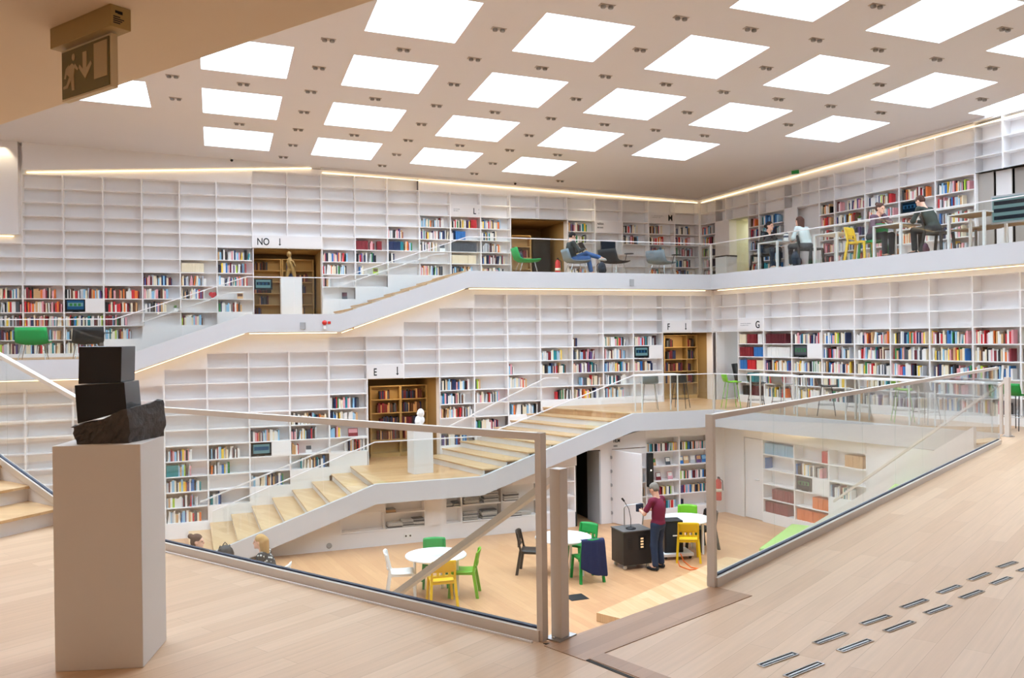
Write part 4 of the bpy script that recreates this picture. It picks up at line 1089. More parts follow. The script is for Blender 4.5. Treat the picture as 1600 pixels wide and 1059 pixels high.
# wall hand rails
wl = lambda i, z: FL.P(sL(i), .07, z)
handrail([wl(.8, .85), wl(4.6, Z_E+.72), wl(5.0, Z_E+.72)], 'white wall hand rail beside the lower oak stair left of E', .035, .035, mt='white')
handrail([wl(7.0, Z_E+.80), wl(10.1, Z_F+.80), wl(10.5, Z_F+.80)], 'white wall hand rail beside the oak stair right of E', .035, .035, mt='white')
wu = lambda u, v: (lambda r: FU.P(r[0], .07, r[1]))(FU.hit(u, v, .07))
handrail([wu(205, 504), wu(222, 502), wu(357, 457), wu(383, 455)], 'white wall hand rail of the upper stair left of NO', .035, .035, mt='white')
handrail([wu(525, 447), wu(679, 396), wu(694, 396)], 'white wall hand rail of the upper stair right of NO', .035, .035, mt='white')
# right stair down from the walkway
RP = at(1575, 682, Z_F)
newel(RP, math.atan2(EG.d.y, EG.d.x), 'white newel post at the right stair beside the dark green stool')
hr0 = RP + Vector((0, 0, 1.05)); hr1 = at(1303, 781, .98)
handrail([hr0, hr1], 'white hand rail sloping down along the right wall behind the glass', .06, .05)
so = empty('staircase', V3(hr1, 0), math.atan2(hr0.y-hr1.y, hr0.x-hr1.x), 'oak stair rising along the right wall behind the tall glass', 'stairs')
Ls = Vector((hr0.x-hr1.x, hr0.y-hr1.y)).length
for k in range(14):
    MB().box(Ls/14*k, -1.0, .19*k, Ls/14*k+.02, -.06, .19*(k+1)-.03).build('riser', ['white'], so); MB().box(Ls/14*k-.02, -1.0, .19*(k+1)-.03, Ls/14*(k+1)+.02, -.06, .19*(k+1)).build('tread', ['tread'], so)
MB().prism_xz([(-.2, 0), (Ls, 0), (Ls, 2.66), (-.2, .16)], -.06, -.0).prism_xz([(-.2, 0), (Ls, 0), (Ls, 2.95), (-.2, .3)], -1.08, -1.0).build('string', ['white'], so)
# floor vents set in the foreground boards
vs = [((1188,1041),(1243,1021)),((1229,1058),(1283,1036)),((1274,1006),(1321,989)),((1312,1018),(1360,1000)),((1347,976),(1389,962)),((1384,987),(1426,971)),((1410,950),(1447,937)),((1447,959),(1483,946)),((1467,927),(1499,915)),((1502,935),(1534,923)),((1515,907),(1545,895)),((1550,913),(1578,902)),((1560,887),(1587,878)),((1592,893),(1615,884))]
for n, (a, b) in enumerate(vs):
    p, q = at(*a, Z_F), at(*b, Z_F); d = (q-p).normalized(); L = (q-p).length
    o = empty('floor_vent', (p+q)/2, math.atan2(d.y, d.x), f'flat steel slot set in the pale floor, {nth(n//2+1)} of the {"left" if n%2==0 else "right"} row from the front', 'floor vent', 'steel slots in two rows in the floor')
    MB().box(-L/2, -.026, 0, L/2, -.018, .006).box(-L/2, .018, 0, L/2, .026, .006).box(-L/2, -.018, 0, -L/2+.01, .018, .006).box(L/2-.01, -.018, 0, L/2, .018, .006).build('frame', ['chrome'], o)
    MB().box(-L/2+.01, -.018, 0.0005, L/2-.01, .018, .002).build('slot', ['dark'], o)
    MB().box(-L/2+.02, -.006, .001, L/2-.02, .006, .005).build('louvre', ['steel'], o)
# reading-room floor hatch
o = empty('floor_outlet', at(901, 933, 0.0), math.radians(20), 'black square floor outlet on the reading-room boards', 'floor outlet')
MB().box(-.16, -.16, .001, .16, .16, .008).build('lid', ['black'], o); MB().box(-.17, -.17, .0, .17, .17, .004).build('frame', ['cart'], o)
# ---------------------------------------------------------------- chairs, stools, tables
def stack_chair(loc, rz, mt, label, group='stackable wooden chairs'):
    """sitter faces -y"""
    o = empty('dining_chair', loc, rz, label, 'chair', group)
    rows = []
    for j in range(7):
        y = -.21 + .42*j/6; rows.append([(x_*(.215-.02*j/6)/.2, y, .455 + (.012 if j == 0 else 0)*-1 - .012*math.sin(PI*j/6)) for x_ in (-.2, -.1, 0, .1, .2)])
    MB().sheet(rows, .02).build('seat', [mt], o)
    rows = []
    for j in range(6):
        z = .62 + .20*j/5
        rows.append([(x_, .225 + .05*j/5 + .035*(1-(x_/.2)**2), z + (.012*(1-(x_/.2)**2) if j == 5 else 0)) for x_ in (-.205, -.15, -.075, 0, .075, .15, .205)])
    m = MB(); m.sheet(rows, .016)
    for x_ in (-.1, 0, .1): m.box(x_-.022, .235, .545, x_+.022, .262, .63)
    m.box(-.19, .225, .53, .19, .25, .56)
    m.build('backrest', [mt], o)
    for sx in (-1, 1):
        MB().beam((sx*.195, -.185, .445), (sx*.225, -.215, 0), .042, .05, up=(0, 1, 0)).build('leg', [mt], o)
        m = MB(); m.beam((sx*.2, .215, .47), (sx*.235, .29, 0), .044, .052, up=(0, 1, 0)); m.beam((sx*.2, .205, .45), (sx*.195, .28, .80), .036, .036, up=(0, 1, 0)); m.build('leg', [mt], o)
    m = MB(); m.box(-.19, -.18, .405, .19, -.16, .442).box(-.19, .19, .405, .19, .21, .442).box(-.2, -.18, .405, -.18, .2, .442).box(.18, -.18, .405, .2, .2, .442); m.build('apron', [mt], o)
    return o
def round_table(loc, label, r=.55, rz=.6):
    o = empty('round_table', loc, rz, label, 'table', 'round white tables in the reading room')
    MB().lathe([(r-.01, .69), (r, .698), (r, .712), (r-.006, .72)], 48).build('tabletop', ['table'], o)
    MB().lathe([(r*.62, .63), (r*.66, .63), (r*.66, .69), (r*.62, .69)], 32).build('apron', ['table'], o)
    for k in range(4):
        a = PI/4+k*PI/2; c_, s_2 = math.cos(a)*r*.72, math.sin(a)*r*.72
        MB().tube([(c_, s_2, .69), (c_, s_2, 0)], .026, 10).build('leg', ['table'], o)
    return o
t1 = at(681, 866, .72); t1.z = 0; t2 = at(880, 838, .72); t2.z = 0; t3 = at(1070, 809, .72); t3.z = 0
round_table(t1, 'round white table behind the sloping hand rail, with four coloured chairs')
round_table(t2, 'round white table behind the newel post, with a navy jacket beside it', rz=.35)
round_table(t3, 'round white table right of the man in the maroon shirt', rz=.2)
def chair_at(t, ang, dist, mt, label, turn=0):
    a = math.radians(ang); p = t + Vector((math.cos(a), math.sin(a), 0))*dist
    return stack_chair(p, a - PI/2 + math.radians(turn), mt, label)
chair_at(t1, 97, .60, 'green', 'green chair behind the round table nearest the stair')
chair_at(t1, -172, .62, 'cwhite', 'white chair at the left of the round table nearest the stair')
chair_at(t1, -76, .60, 'yellow', 'yellow chair in front of the round table nearest the stair')
chair_at(t1, -3, .50, 'lime', 'lime chair at the right of the round table nearest the stair')
chair_at(t2, 170, .62, 'cblack', 'black chair left of the round table behind the newel post')
chair_at(t2, 52, .66, 'green', 'green chair at the far side of the table with navy jacket')
jc = chair_at(t2, -46, .60, 'green', 'green chair with a navy jacket over its back', -26)
chair_at(t3, 75, .66, 'lime', 'lime chair behind the round table next to the man')
chair_at(t3, -97, .66, 'yellow', 'yellow chair in front of the round table next to the man')
chair_at(t3, 28, .46, 'cblack', 'black chair pushed under the round table beside the glass end post')
# leaflet on the first table
o = MB().box(-.11, -.075, 0, .11, .075, .004).build('leaflet', ['bk light grey'], None, t1+Vector((.05, -.05, .7215)), .5); tag(o, 'grey leaflet lying on the round white table nearest the stair', 'leaflet')
# navy jacket over the chair back
rows = []
for j in range(13):
    f = j/12; row = []
    for k in range(13):
        u_ = k/12-.5; wob = .018*math.sin(k*1.7)*f + .012*math.sin(k*3.1+1)*f
        if f < .2: y, z = .21 + .09*f/.2, .80 + .04*math.sin(PI*f/.4)
        else: y, z = .31 + .03*f + wob, .845 - (f-.2)*.85*(1-.22*abs(u_)*2*(1 if u_ > 0 else -.3))
        row.append((u_*(.44+.12*f), y, z))
    rows.append(row)
o = MB().sheet(rows, .012).build('jacket', [mat('navy_jacket_cloth', '#232a4d', .85, noise=.12, nscale=40)], None, jc.location, jc.rotation_euler.z)
s_o = o.modifiers.new('smooth', 'SUBSURF'); s_o.levels = 1; s_o.render_levels = 1
tag(o, 'navy blue jacket hanging over the back of a green chair', 'jacket')

def lounge(loc, rz, mt, label, tablet=None, arm=False):
    """low shell armchair on thin steel legs; sitter faces -y"""
    o = empty('lounge_chair', loc, rz, label, 'armchair', 'low shell armchairs on the walkways')
    rows = []
    prof_ = [(-.36, .36), (-.2, .345), (0, .34), (.15, .35), (.23, .40), (.29, .50), (.33, .62), (.36, .72)]
    for y, z in prof_:
        hw = .33 if z < .5 else .33 - .02*(z-.5)/.22
        rows.append([(hw*q, y - .05*abs(q)**3*(1 if z > .4 else 0), z + (.05 if z < .5 else 0)*abs(q)**3) for q in (-1, -.75, -.4, 0, .4, .75, 1)])
    MB().sheet(rows, .022).build('shell', [mt], o)
    lm = 'chrome'
    for sx in (-1, 1):
        for y0, y1 in ((-.22, -.28), (.12, .24)): MB().tube([(sx*.2, y0, .335), (sx*.27, y1, 0)], .009, 6).build('leg', [lm], o)
    if tablet:
        m = MB(); m.tube([(-.33, -.1, .36), (-.38, -.12, .58)], .01, 6); m.lathe([(.13, .58), (.14, .59), (.13, .6)], 16, (-.42, -.18, 0)); m.build('writing_tablet', ['black'], o)
    return o
def stool(loc, rz, mt, label):
    o = empty('bar_stool', loc, rz, label, 'bar stool', 'bar stools at the walkway counters')
    rows = []
    for y, z in [(-.22, .67), (-.1, .66), (.05, .66), (.14, .68), (.19, .75), (.215, .85), (.225, .90)]:
        rows.append([(.215*q*(1 if z < .8 else .96), y-.05*abs(q)**3*(z > .7), z+.025*abs(q)**3*(z < .7)) for q in (-1, -.7, -.35, 0, .35, .7, 1)])
    MB().sheet(rows, .016).build('shell', [mt], o)
    for sx in (-1, 1):
        for y0, y1 in ((-.12, -.2), (.1, .2)): MB().tube([(sx*.13, y0, .66), (sx*.2, y1, 0)], .009, 6).build('leg', ['chrome' if mt in ('greyf', 'greyp') else mt if mt == 'limef' else 'black'], o)
    m = MB(); z = .25; a = .176; b = .177
    m.tube([(-a, -b, z), (a, -b, z), (a, b, z), (-a, b, z), (-a, -b, z)], .007, 6); m.build('foot_ring', ['chrome' if mt != 'black' else 'black'], o)
    return o
def eg(u, t, z, F=EG):
    r = ray(u, 540); o2 = F.o + F.n*(-t)
    k = (o2.x*F.n.x + o2.y*F.n.y)/(r.x*F.n.x + r.y*F.n.y)
    return Vector((r.x*k, r.y*k, z))
# counters
def counter(F, u0, u1, label, top=.93):
    p, q = eg(u0, .36, Z_F, F), eg(u1, .36, Z_F, F); L = (q-p).length; an = math.atan2(q.y-p.y, q.x-p.x)
    o = empty('bar_counter', (p+q)/2, an, label, 'counter', 'white bar counters on the walkway')
    MB().box(-L/2, -.21, top-.035, L/2, .21, top).build('worktop', ['table'], o, bevel=.004)
    for sx in (-1, 1):
        for sy in (-.17, .17): MB().tube([(sx*(L/2-.07), sy, top-.035), (sx*(L/2-.07), sy, 0)], .018, 8).build('leg', ['table'], o)
counter(edgeL, 993, 1056, 'white bar counter in front of the monitor left of F')
for u0, u1, lb in ((1176, 1236, 'white bar counter at the letter G, with a black stool'), (1248, 1332, 'white bar counter with a black stool, second after the corner'), (1345, 1432, 'white bar counter above the grey and lime stools'), (1462, 1562, 'white bar counter next to the right newel post')):
    counter(EG, u0, u1, lb)
aE = EG.a; aL = edgeL.a
for u, F, t, mt, lab, tw in ((1014, edgeL, .85, 'greyf', 'grey bar stool left of the F opening', 2.7), (1062, edgeL, .85, 'black', 'black bar stool in front of the F opening', 2.3), (1141, EG, .75, 'limef', 'lime bar stool at the corner beside the narrow window', 2.6), (1180, EG, .8, 'black', 'black bar stool below the red binders of bay G', 2.4),
    (1221, EG, .8, 'greyp', 'grey bar stool, first to the right of the G bay', 2.9), (1290, EG, .8, 'black', 'black bar stool in the middle of the right walkway', 2.2), (1340, EG, .8, 'greyp', 'grey bar stool right of the middle black stool', 2.8), (1409, EG, .8, 'limef', 'lime bar stool beside the striped grey stool', 2.3), (1446, EG, .72, 'greyp', 'striped grey bar stool right of the lime stool', 3.0)):
    stool(eg(u, t, Z_F, F), F.a + tw, mt, lab)
stool(eg(1588, .95, Z_F, EG), EG.a+2.9, 'green', 'dark green bar stool beyond the white newel post')
# office chair in the window bay
o = empty('office_chair', FR.P(.62, -.62, Z_F), 1, 'black office chair in the narrow window bay beside F', 'chair')
MB().sheet([[(.22*q, -.2+.08*j, .48) for q in (-1, 0, 1)] for j in range(6)], .06).build('seat', ['black'], o)
MB().sheet([[(.2*q, .22+.02*j, .55+.1*j) for q in (-1, 0, 1)] for j in range(6)], .05).build('backrest', ['black'], o)
m = MB(); m.tube([(0, 0, .45), (0, 0, .1)], .03)
for k in range(5): m.tube([(0, 0, .1), (math.cos(k*1.257)*.28, math.sin(k*1.257)*.28, .05)], .018, 6)
m.build('base', ['black'], o)

# lounge chairs
pU = lambda u, t, z, F=edgeU: eg(u, t, z, F)
lounge(pU(52, .75, Z_A), FL.a+PI, 'greenf', 'green shell armchair on the upper left landing')
lounge(pU(136, .75, Z_A), FL.a+PI+.2, 'blackm', 'black mesh armchair behind the stone sculpture', True)
lounge(pU(822, .9, Z_T), FL.a+PI/2-.1, 'greenf', 'green shell armchair with a dark bag in front of the brown opening')
reader_chair = lounge(pU(900, .9, Z_T), FL.a+PI/2-.1, 'greyf', 'grey shell armchair under the man reading on the top balcony')
lounge(pU(960, .7, Z_T), FL.a+PI/2+.45, 'blackm', 'black mesh armchair with round tablet in front of the computer desk', True)
lounge(pU(1034, .7, Z_T), FL.a+PI/2+.45, 'greyf', 'blue grey mesh armchair with tablet below letter M', True)
# dark bag on the green armchair, backpacks
def bag(loc, rz, mt, label, s=1.0, name='backpack', flop=False):
    o = empty(name, loc, rz, label, 'bag')
    m = MB(); m.ball((0, 0, .2*s), (.16*s, .11*s, .21*s), 14); m.ball((0, -.09*s, .13*s), (.11*s, .06*s, .11*s), 12); m.build('body', [mt], o)
    m = MB()
    for sx in (-1, 1): m.tube([(sx*.08*s, .06*s, .38*s), (sx*.1*s, .13*s, .3*s), (sx*.1*s, .13*s, .15*s), (sx*.09*s, .09*s, .05*s)], .014*s, 6)
    m.tube([(-.04*s, .02*s, .40*s), (0, .02*s, .45*s), (.04*s, .02*s, .40*s)], .01*s, 6); m.build('strap', ['black'], o)
    return o
M['navyf'] = mat('dark_blue_nylon', '#232c3a', .8, noise=.1, nscale=60); M['plumf'] = mat('plum_wool', '#5a3548', .9, noise=.15, nscale=90)
bag(pU(815, .92, Z_T+.35), 1.4, 'navyf', 'dark blue bag lying on the green armchair', .62, 'bag')
bag(pU(942, .45, Z_T), .6, 'navyf', 'dark blue backpack on the floor beside the reading man', .85)
# fire extinguishers
def extinguisher(loc, rz, label, s=1.0):
    o = empty('fire_extinguisher', loc, rz, label, 'fire extinguisher', 'red fire extinguishers')
    MB().lathe([(.075, 0), (.08, .02), (.08, .46), (.055, .52), (.028, .55), (.02, .56)], 18).build('cylinder', ['red'], o)
    MB().box(-.02, -.1, .56, .02, .03, .6).tube([(0, -.02, .57), (.1, -.02, .5), (.11, -.02, .25)], .012, 6).build('valve', ['black'], o)
    MB().lathe([(.079, .22), (.0812, .22), (.0812, .3), (.079, .3)], 18).build('label_band', ['cream'], o)
extinguisher(pU(873, 2.2, Z_T), 0, 'red fire extinguisher standing beside the brown upper opening')
extinguisher(FG.P((Vector((5.28, 22.1))-FG.o).dot(FG.d), .12, .35), 0, 'red fire extinguisher behind the glass end post near the white door')
# upper computer desk
o = empty('computer_desk', FU.P(sU(17), 0, zU(5)), FU.a, 'white shelf desk carrying the upper computer', 'desk')
MB().box(UP/2, -.28, .34, CU-UP/2, .28, .37).build('worktop', ['shelf'], o)
o = empty('monitor', FU.P(sU(17)+.38, .12, zU(5)+.37), FU.a+.12, 'black widescreen monitor on the upper white desk', 'monitor')
MB().box(-.27, -.02, .09, .27, .02, .42).build('housing', ['scr'], o); MB().box(-.25, -.024, .11, .25, -.02, .40).build('display', ['screen3'], o)
MB().box(-.03, 0, .01, .03, .03, .12).lathe([(.1, 0), (.1, .012)], 16).build('stand', ['black'], o)
# tables of the top balcony
def desk(u0, u1, t0, label, d=.75, under='table'):
    p, q = eg(u0, t0+d/2, Z_T, edgeR), eg(u1, t0+d/2, Z_T, edgeR); L = (q-p).length
    o = empty('reading_table', (p+q)/2, edgeR.a, label, 'table', 'white reading tables on the top balcony')
    MB().box(-L/2, -d/2, .705, L/2, d/2, .73).build('tabletop', ['table'], o, bevel=.003)
    MB().box(-L/2+.02, -d/2+.02, .695, L/2-.02, d/2-.02, .705).build('underside', [under], o)
    for sx in (-1, 1):
        for sy in (-1, 1): MB().box(sx*(L/2-.025)-.025, sy*(d/2-.025)-.025, 0, sx*(L/2-.025)+.025, sy*(d/2-.025)+.025, .70).build('leg', ['table'], o)
    return o
desk(1202, 1233, .12, 'white reading table of the two women by the corner'); desk(1290, 1327, .12, 'empty white reading table left of the yellow chair'); desk(1383, 1428, .12, 'white reading table between the woman in plum and the man', under='brownt'); desk(1500, 1559, .12, 'white reading table with brown underside near the sliding panels', under='brownt')
def vchair(u, t, rz, mt, label): return stack_chair(eg(u, t, Z_T, edgeR), edgeR.a+rz, mt, label, 'chairs on the top balcony')
vchair(1345, .45, PI/2+.25, 'yellow', 'yellow chair beside the empty reading table on the top balcony')
vchair(1366, .6, -PI/2-.0, 'green', 'green chair under the woman in plum cardigan')
mc = lounge
o = stack_chair(eg(1268, .5, Z_T, edgeR), edgeR.a+PI/2, 'cblack', 'black chair under the woman with long brown hair', 'chairs on the top balcony')
stack_chair(eg(1193, .5, Z_T, edgeR), edgeR.a-PI/2, 'cblack', 'black chair under the dark haired woman by the corner', 'chairs on the top balcony')
stack_chair(eg(1468, .55, Z_T, edgeR), edgeR.a+PI/2, 'cblack', 'black chair under the man in dark sweater', 'chairs on the top balcony')
bag(eg(1245, .28, Z_T, edgeR), .9, 'navyf', 'dark backpack on the floor below the woman with long brown hair', 1.0)
bag(eg(1448, .3, Z_T, edgeR), .9, 'plumf', 'plum coloured bag on the floor under the man in dark sweater', .55, 'bag')
# brown tables behind, deeper on the balcony
for n, (u, t) in enumerate(((1527, 1.3), (1575, 1.2))):
    o = empty('cafe_table', eg(u, t, Z_T, edgeR), edgeR.a, ['brown topped low table behind the last white reading table','brown topped low table at the right edge under the blue lit screen'][n], 'table', 'brown low tables')
    MB().box(-.4, -.3, .5, .4, .3, .53).build('tabletop', ['brownt'], o); MB().tube([(0, 0, .5), (0, 0, .02)], .03).build('column', ['greyp'], o); MB().lathe([(.2, 0), (.2, .02)], 20).build('foot', ['greyp'], o)
o = empty('display_screen', eg(1592, .5, Z_T+.45, edgeR), edgeR.a+.2, 'blue lit screen at the right edge of the top balcony', 'screen')
MB().box(-.5, 0, 0, .5, .05, .58).build('housing', ['greyp'], o); m = MB().box(-.47, -.004, .04, .47, 0, .54, 0)
for k in range(3): m.box(-.44, -.008, .08+.15*k, .44, -.004, .16+.15*k, 1)
m.build('display', ['screen4', 'screen3'], o)
M['screenb'] = emit('screen_bright_blue', '#5fb4dc', .9)
o = empty('waste_bin', eg(1136, 1.3, Z_T, edgeR), edgeR.a, 'white bin with a black lid by the upper corner column', 'bin')
MB().box(-.25, -.2, 0, .25, .2, .62).build('body', ['cwhite'], o); MB().box(-.26, -.21, .62, .26, .21, .66).build('lid', ['black'], o)
# green ceiling exit light over the top balcony
s_, z_ = FV.hit(1243, 269, .3)
o = empty('exit_sign', FV.P(s_, .3, z_), FV.a+.4, 'small green exit sign hanging at the ceiling edge of the right wall', 'exit sign')
MB().box(-.12, -.02, -.06, .12, .02, .06).build('housing', ['cwhite'], o); MB().box(-.11, -.024, -.05, .11, -.02, .05).build('face', ['green'], o); MB().tube([(0, 0, .06), (0, 0, .3)], .008, 6).build('stem', ['cwhite'], o)
for n, (u, v) in enumerate(((362, 245), (805, 281))):
    p = FU.P(FU.hit(u, v, .4)[0], .4, 0); p.z = ceil_z(p.x, p.y)
    o = empty('ceiling_camera', p, FU.a, ['small dark camera on the ceiling edge above the left shelves','small dark camera on the ceiling edge above the brown opening'][n], 'camera')
    MB().lathe([(.05, 0), (.05, -.03)], 14).build('mount', ['cwhite'], o); MB().ball((0, 0, -.055), .04, 12).build('dome', ['black'], o)

# ---------------------------------------------------------------- sculptures
p1, p2, p3 = at(86, 1050, Z_F), at(224, 1043, Z_F), at(258, 1000, Z_F)
pa_ = math.atan2(p2.y-p1.y, p2.x-p1.x)
ex = Vector((math.cos(pa_), math.sin(pa_), 0)); ey = Vector((-ex.y, ex.x, 0)); PW = (p2-p1).length; PD = (p3-p2).dot(ey); PH = 1.305
pc = p1 + ex*PW/2 + ey*PD/2
ped = MB().box(-PW/2, -PD/2, 0, PW/2, PD/2, PH).build('pedestal', ['ped'], None, pc, pa_, .004); tag(ped, 'tall square grey beige pedestal under the black stone sculpture', 'pedestal')
so_ = empty('stone_sculpture', pc+Vector((0, 0, PH)), pa_, 'black granite sculpture of two tilted polished blocks on a rough rock', 'sculpture')
def px(u, v, y=-.12):
    """pedestal-top coordinates of a sight line in the upright plane y"""
    G = Frame(pc.x, pc.y, pa_); s, z = G.hit(u, v, -y); return s, z-(Z_F+PH)
def block(name, cs, y0, y1, mt, bevel=.004, jit=0, sub=0):
    """four front corners (image) given depth"""
    f = [px(u, v, y0) for u, v in cs]
    m = MB().prism_xz(f, y0, y1); o = m.build(name, [mt], so_, bevel=bevel); return o
block('upper_block', [(122, 600), (189, 597), (190, 541), (123, 541.5)], -.13, .12, 'stone')
block('middle_block', [(121, 662), (198, 641), (194, 597), (116, 602)], -.15, .12, 'stone')
# rough rock
fr = [px(u, v, -.17) for u, v in ((118, 688), (202, 686), (199, 640), (186, 643), (160, 655), (140, 660), (121, 664), (112, 666))]
yb = .19
def rock():
    rr = random.Random(5); m = MB(); nx, nz = 15, 7
    def top(s):
        xs = sorted([(fr[i][0], fr[i][1]) for i in (7, 6, 5, 4, 3, 2)]); return np.interp(s, [q[0] for q in xs], [q[1] for q in xs])
    x0_, x1_ = fr[7][0], fr[2][0]; pts = []
    ys = np.linspace(-.17, yb, 9)
    grid = {}
    def P_(i, j, k):
        key = (i, j, k)
        if key not in grid:
            f = i/nx; s = x0_ + (x1_-x0_)*f; y = ys[k]; t = top(s)*(1+ .18*k/8*(f > .75))
            z = t*j/nz; inset = .012 if j == 0 else 0
            s += (.03*(1-j/nz) if i == 0 else 0) + rr.uniform(-.006, .006) + (.035*math.sin(PI*j/nz)*.4 if i == nx else 0)
            grid[key] = (s + .10*k/8*f, y + rr.uniform(-.008, .008), max(0, z + (rr.uniform(-.007, .007) if j else 0)))
        return grid[key]
    def face(fn, na, nb):
        for a in range(na):
            for b in range(nb): m.add([fn(a, b), fn(a+1, b), fn(a+1, b+1), fn(a, b+1)], [(0, 1, 2, 3)])
    face(lambda a, b: P_(a, b, 0), nx, nz); face(lambda a, b: P_(nx-a, b, 8), nx, nz)
    face(lambda a, b: P_(nx, b, a), 8, nz); face(lambda a, b: P_(0, b, 8-a), 8, nz)
    face(lambda a, b: P_(a, nz, b), nx, 8); face(lambda a, b: P_(a, 0, 8-b), nx, 8)
    return m
rock().build('rough_base', ['rough'], so_)
# white bust on the low landing
pb = at(657, 738, Z_E)
pbd = MB().box(-.245, -.2, 0, .245, .2, 1.04).build('pedestal', ['white'], None, pb, FL.a+.15, .004); tag(pbd, 'white pedestal carrying the white bust on the stair landing', 'pedestal')
o = empty('bust_sculpture', pb+Vector((0, 0, 1.04)), FL.a+.15, 'white plaster bust on the white pedestal in front of E', 'sculpture')
m = MB(); m.lathe([(.07, 0), (.08, .05), (.05, .09)], 18); m.ball((0, 0, .2), (.12, .08, .12), 18); m.ball((-.05, -.01, .17), (.08, .08, .09), 14); m.build('shoulders', ['plaster'], o)
m = MB(); m.ball((.02, -.01, .36), (.085, .09, .11), 18); m.ball((-.055, -.02, .35), (.03, .03, .04), 10); m.tube([(.0, 0, .24), (.02, 0, .32)], .05, 12); m.build('head', ['plaster'], o)
# bronze figure on the high landing
pz = pU(456, .9, Z_N)
pbd = MB().box(-.25, -.2, 0, .25, .2, .92).build('pedestal', ['white'], None, pz, FU.a, .004); tag(pbd, 'white pedestal carrying the bronze figure in front of NO', 'pedestal')
o = empty('figure_sculpture', pz+Vector((0, 0, .92)), FU.a, 'slender twisted bronze figure on the white pedestal in front of NO', 'sculpture')
m = MB(); m.tube([(.1, 0, 0), (.06, 0, .18), (-.01, 0, .3), (-.04, 0, .42), (-.02, 0, .5), (-.03, 0, .54)], [.035, .05, .075, .07, .045, .03], 14)
m.tube([(-.1, .02, 0), (-.07, .0, .16), (-.01, 0, .3)], [.03, .045, .06], 12); m.build('body', ['bronze'], o)
MB().ball((-.04, 0, .6), (.06, .06, .075), 14).build('head', ['bronze'], o); MB().tube([(-.08, 0, .47), (.05, -.04, .42), (.1, -.03, .3)], [.035, .03, .02], 10).build('arm', ['bronze'], o)

# ---------------------------------------------------------------- exit sign under the slab
ea, eb = at(78, 45, 5.9), at(172, 5, 5.9); ed = (eb-ea).normalized(); EL = (eb-ea).length
o = empty('exit_sign', (ea+eb)/2, math.atan2(ed.y, ed.x), 'unlit olive exit sign with running figure and down arrow under the brown slab', 'exit sign')
MB().box(-EL/2, 0, -.085, EL/2, .085, 0).build('housing', ['exitb'], o, bevel=.002)
m = MB(); m.box(EL/2, .02, -.03, EL/2+.001, .05, -.02)
for k in range(4): m.box(EL/2, .012, -.07+.008*k, EL/2+.0012, .04+.008*(k%3), -.066+.008*k)
m.box(EL/2, .03, -.032, EL/2+.001, .05, -.024); m.build('rating_label', ['ink'], o)
w2 = EL*.40
x0, x1, z0, z1 = -EL/2+.045, EL/2-.055, -.295, -.095
MB().box(x0-.008, .028, z0-.008, x1+.008, .056, z1).build('frame', ['exitf'], o)
MB().box(x0, .024, z0, x1, .028, z1-.01).build('face', ['olive'], o)
m = MB(); H = z1-z0-.01; W = x1-x0
def q(a, b): return (x0+W*a, z0+H*b)
m.ball((q(.27, .82)[0], .022, q(.27, .82)[1]), (.013, .003, .015), 12)
for pl in ([(.10,.52),(.12,.62),(.24,.70),(.30,.62),(.27,.42),(.20,.40)], [(.10,.62),(.18,.70),(.10,.40),(.06,.42)], [(.28,.60),(.36,.50),(.37,.55),(.30,.68)], [(.20,.44),(.27,.44),(.28,.12),(.23,.12)], [(.19,.46),(.24,.40),(.14,.20),(.04,.20),(.04,.25),(.11,.27)]):
    m.prism_xz([q(*a) for a in pl], .021, .024)
m.prism_xz([q(*a) for a in ((.47,.85),(.55,.85),(.55,.5),(.64,.62),(.66,.55),(.52,.28),(.38,.55),(.40,.62),(.47,.5))], .021, .024)
m.prism_xz([q(*a) for a in ((.70,.20),(.97,.20),(.97,.94),(.70,.94))], .022, .024)
m.build('pictogram', ['tan'], o)

# ---------------------------------------------------------------- equipment beside the man
cb = at(987, 884, 0); ca = math.radians(20)
o = empty('equipment_cart', cb, ca, 'dark grey rolling audio cabinet with microphone on top', 'audio cabinet')
MB().box(-.31, -.27, .09, .31, .27, .74).build('cabinet', ['cart'], o, bevel=.01)
MB().box(-.32, -.28, .74, .32, .28, .765).build('lid', ['cartlid'], o, bevel=.004); 
m = MB(); m.box(.02, -.275, .38, .18, -.27, .66); m.build('control_panel', ['black'], o)
m = MB()
for k in range(4): m.box(.06, -.28, .42+.055*k, .12, -.274, .45+.055*k)
m.build('lit_buttons', ['buttons'], o)
m = MB()
for k in range(7): m.box(-.22, -.274, .40+.035*k, -.12, -.27, .415+.035*k)
m.build('grille', ['black'], o)
for sx in (-1, 1):
    for sy in (-1, 1):
        MB().lathe([(.03, -.015), (.04, -.012), (.04, .012), (.03, .015)], 14, T=Matrix.Translation((sx*.25, sy*.2, .04)) @ Matrix.Rotation(PI/2, 4, 'X')).box(sx*.25-.02, sy*.2-.025, .06, sx*.25+.02, sy*.2+.025, .09).build('caster', ['cwhite'], o)
MB().tube([(-.05, .2, .76), (-.05, .2, 1.12), (-.02, .2, 1.17), (.38, .2, 1.2), (.42, .2, 1.17), (.36, .2, .76)], .013, 8).build('handle', ['steel'], o)
tp = cb + Vector((0, 0, .765))
o = empty('microphone', tp+Vector((-.02, -.1, 0)), ca, 'gooseneck microphone on a round base on the rolling cabinet', 'microphone')
MB().lathe([(.1, 0), (.1, .02), (.06, .04)], 20).build('base', ['black'], o); MB().tube([(0, 0, .03), (0, 0, .2), (-.04, 0, .4), (-.14, 0, .56)], .007, 6).build('gooseneck', ['black'], o); MB().tube([(-.14, 0, .56), (-.19, 0, .62)], [.018, .02], 8).build('capsule', ['black'], o)
o = empty('loudspeaker', at(1050, 872, 0)+Vector((0, .1, .13)), .15, 'black loudspeaker on a low white trolley behind the man', 'loudspeaker')
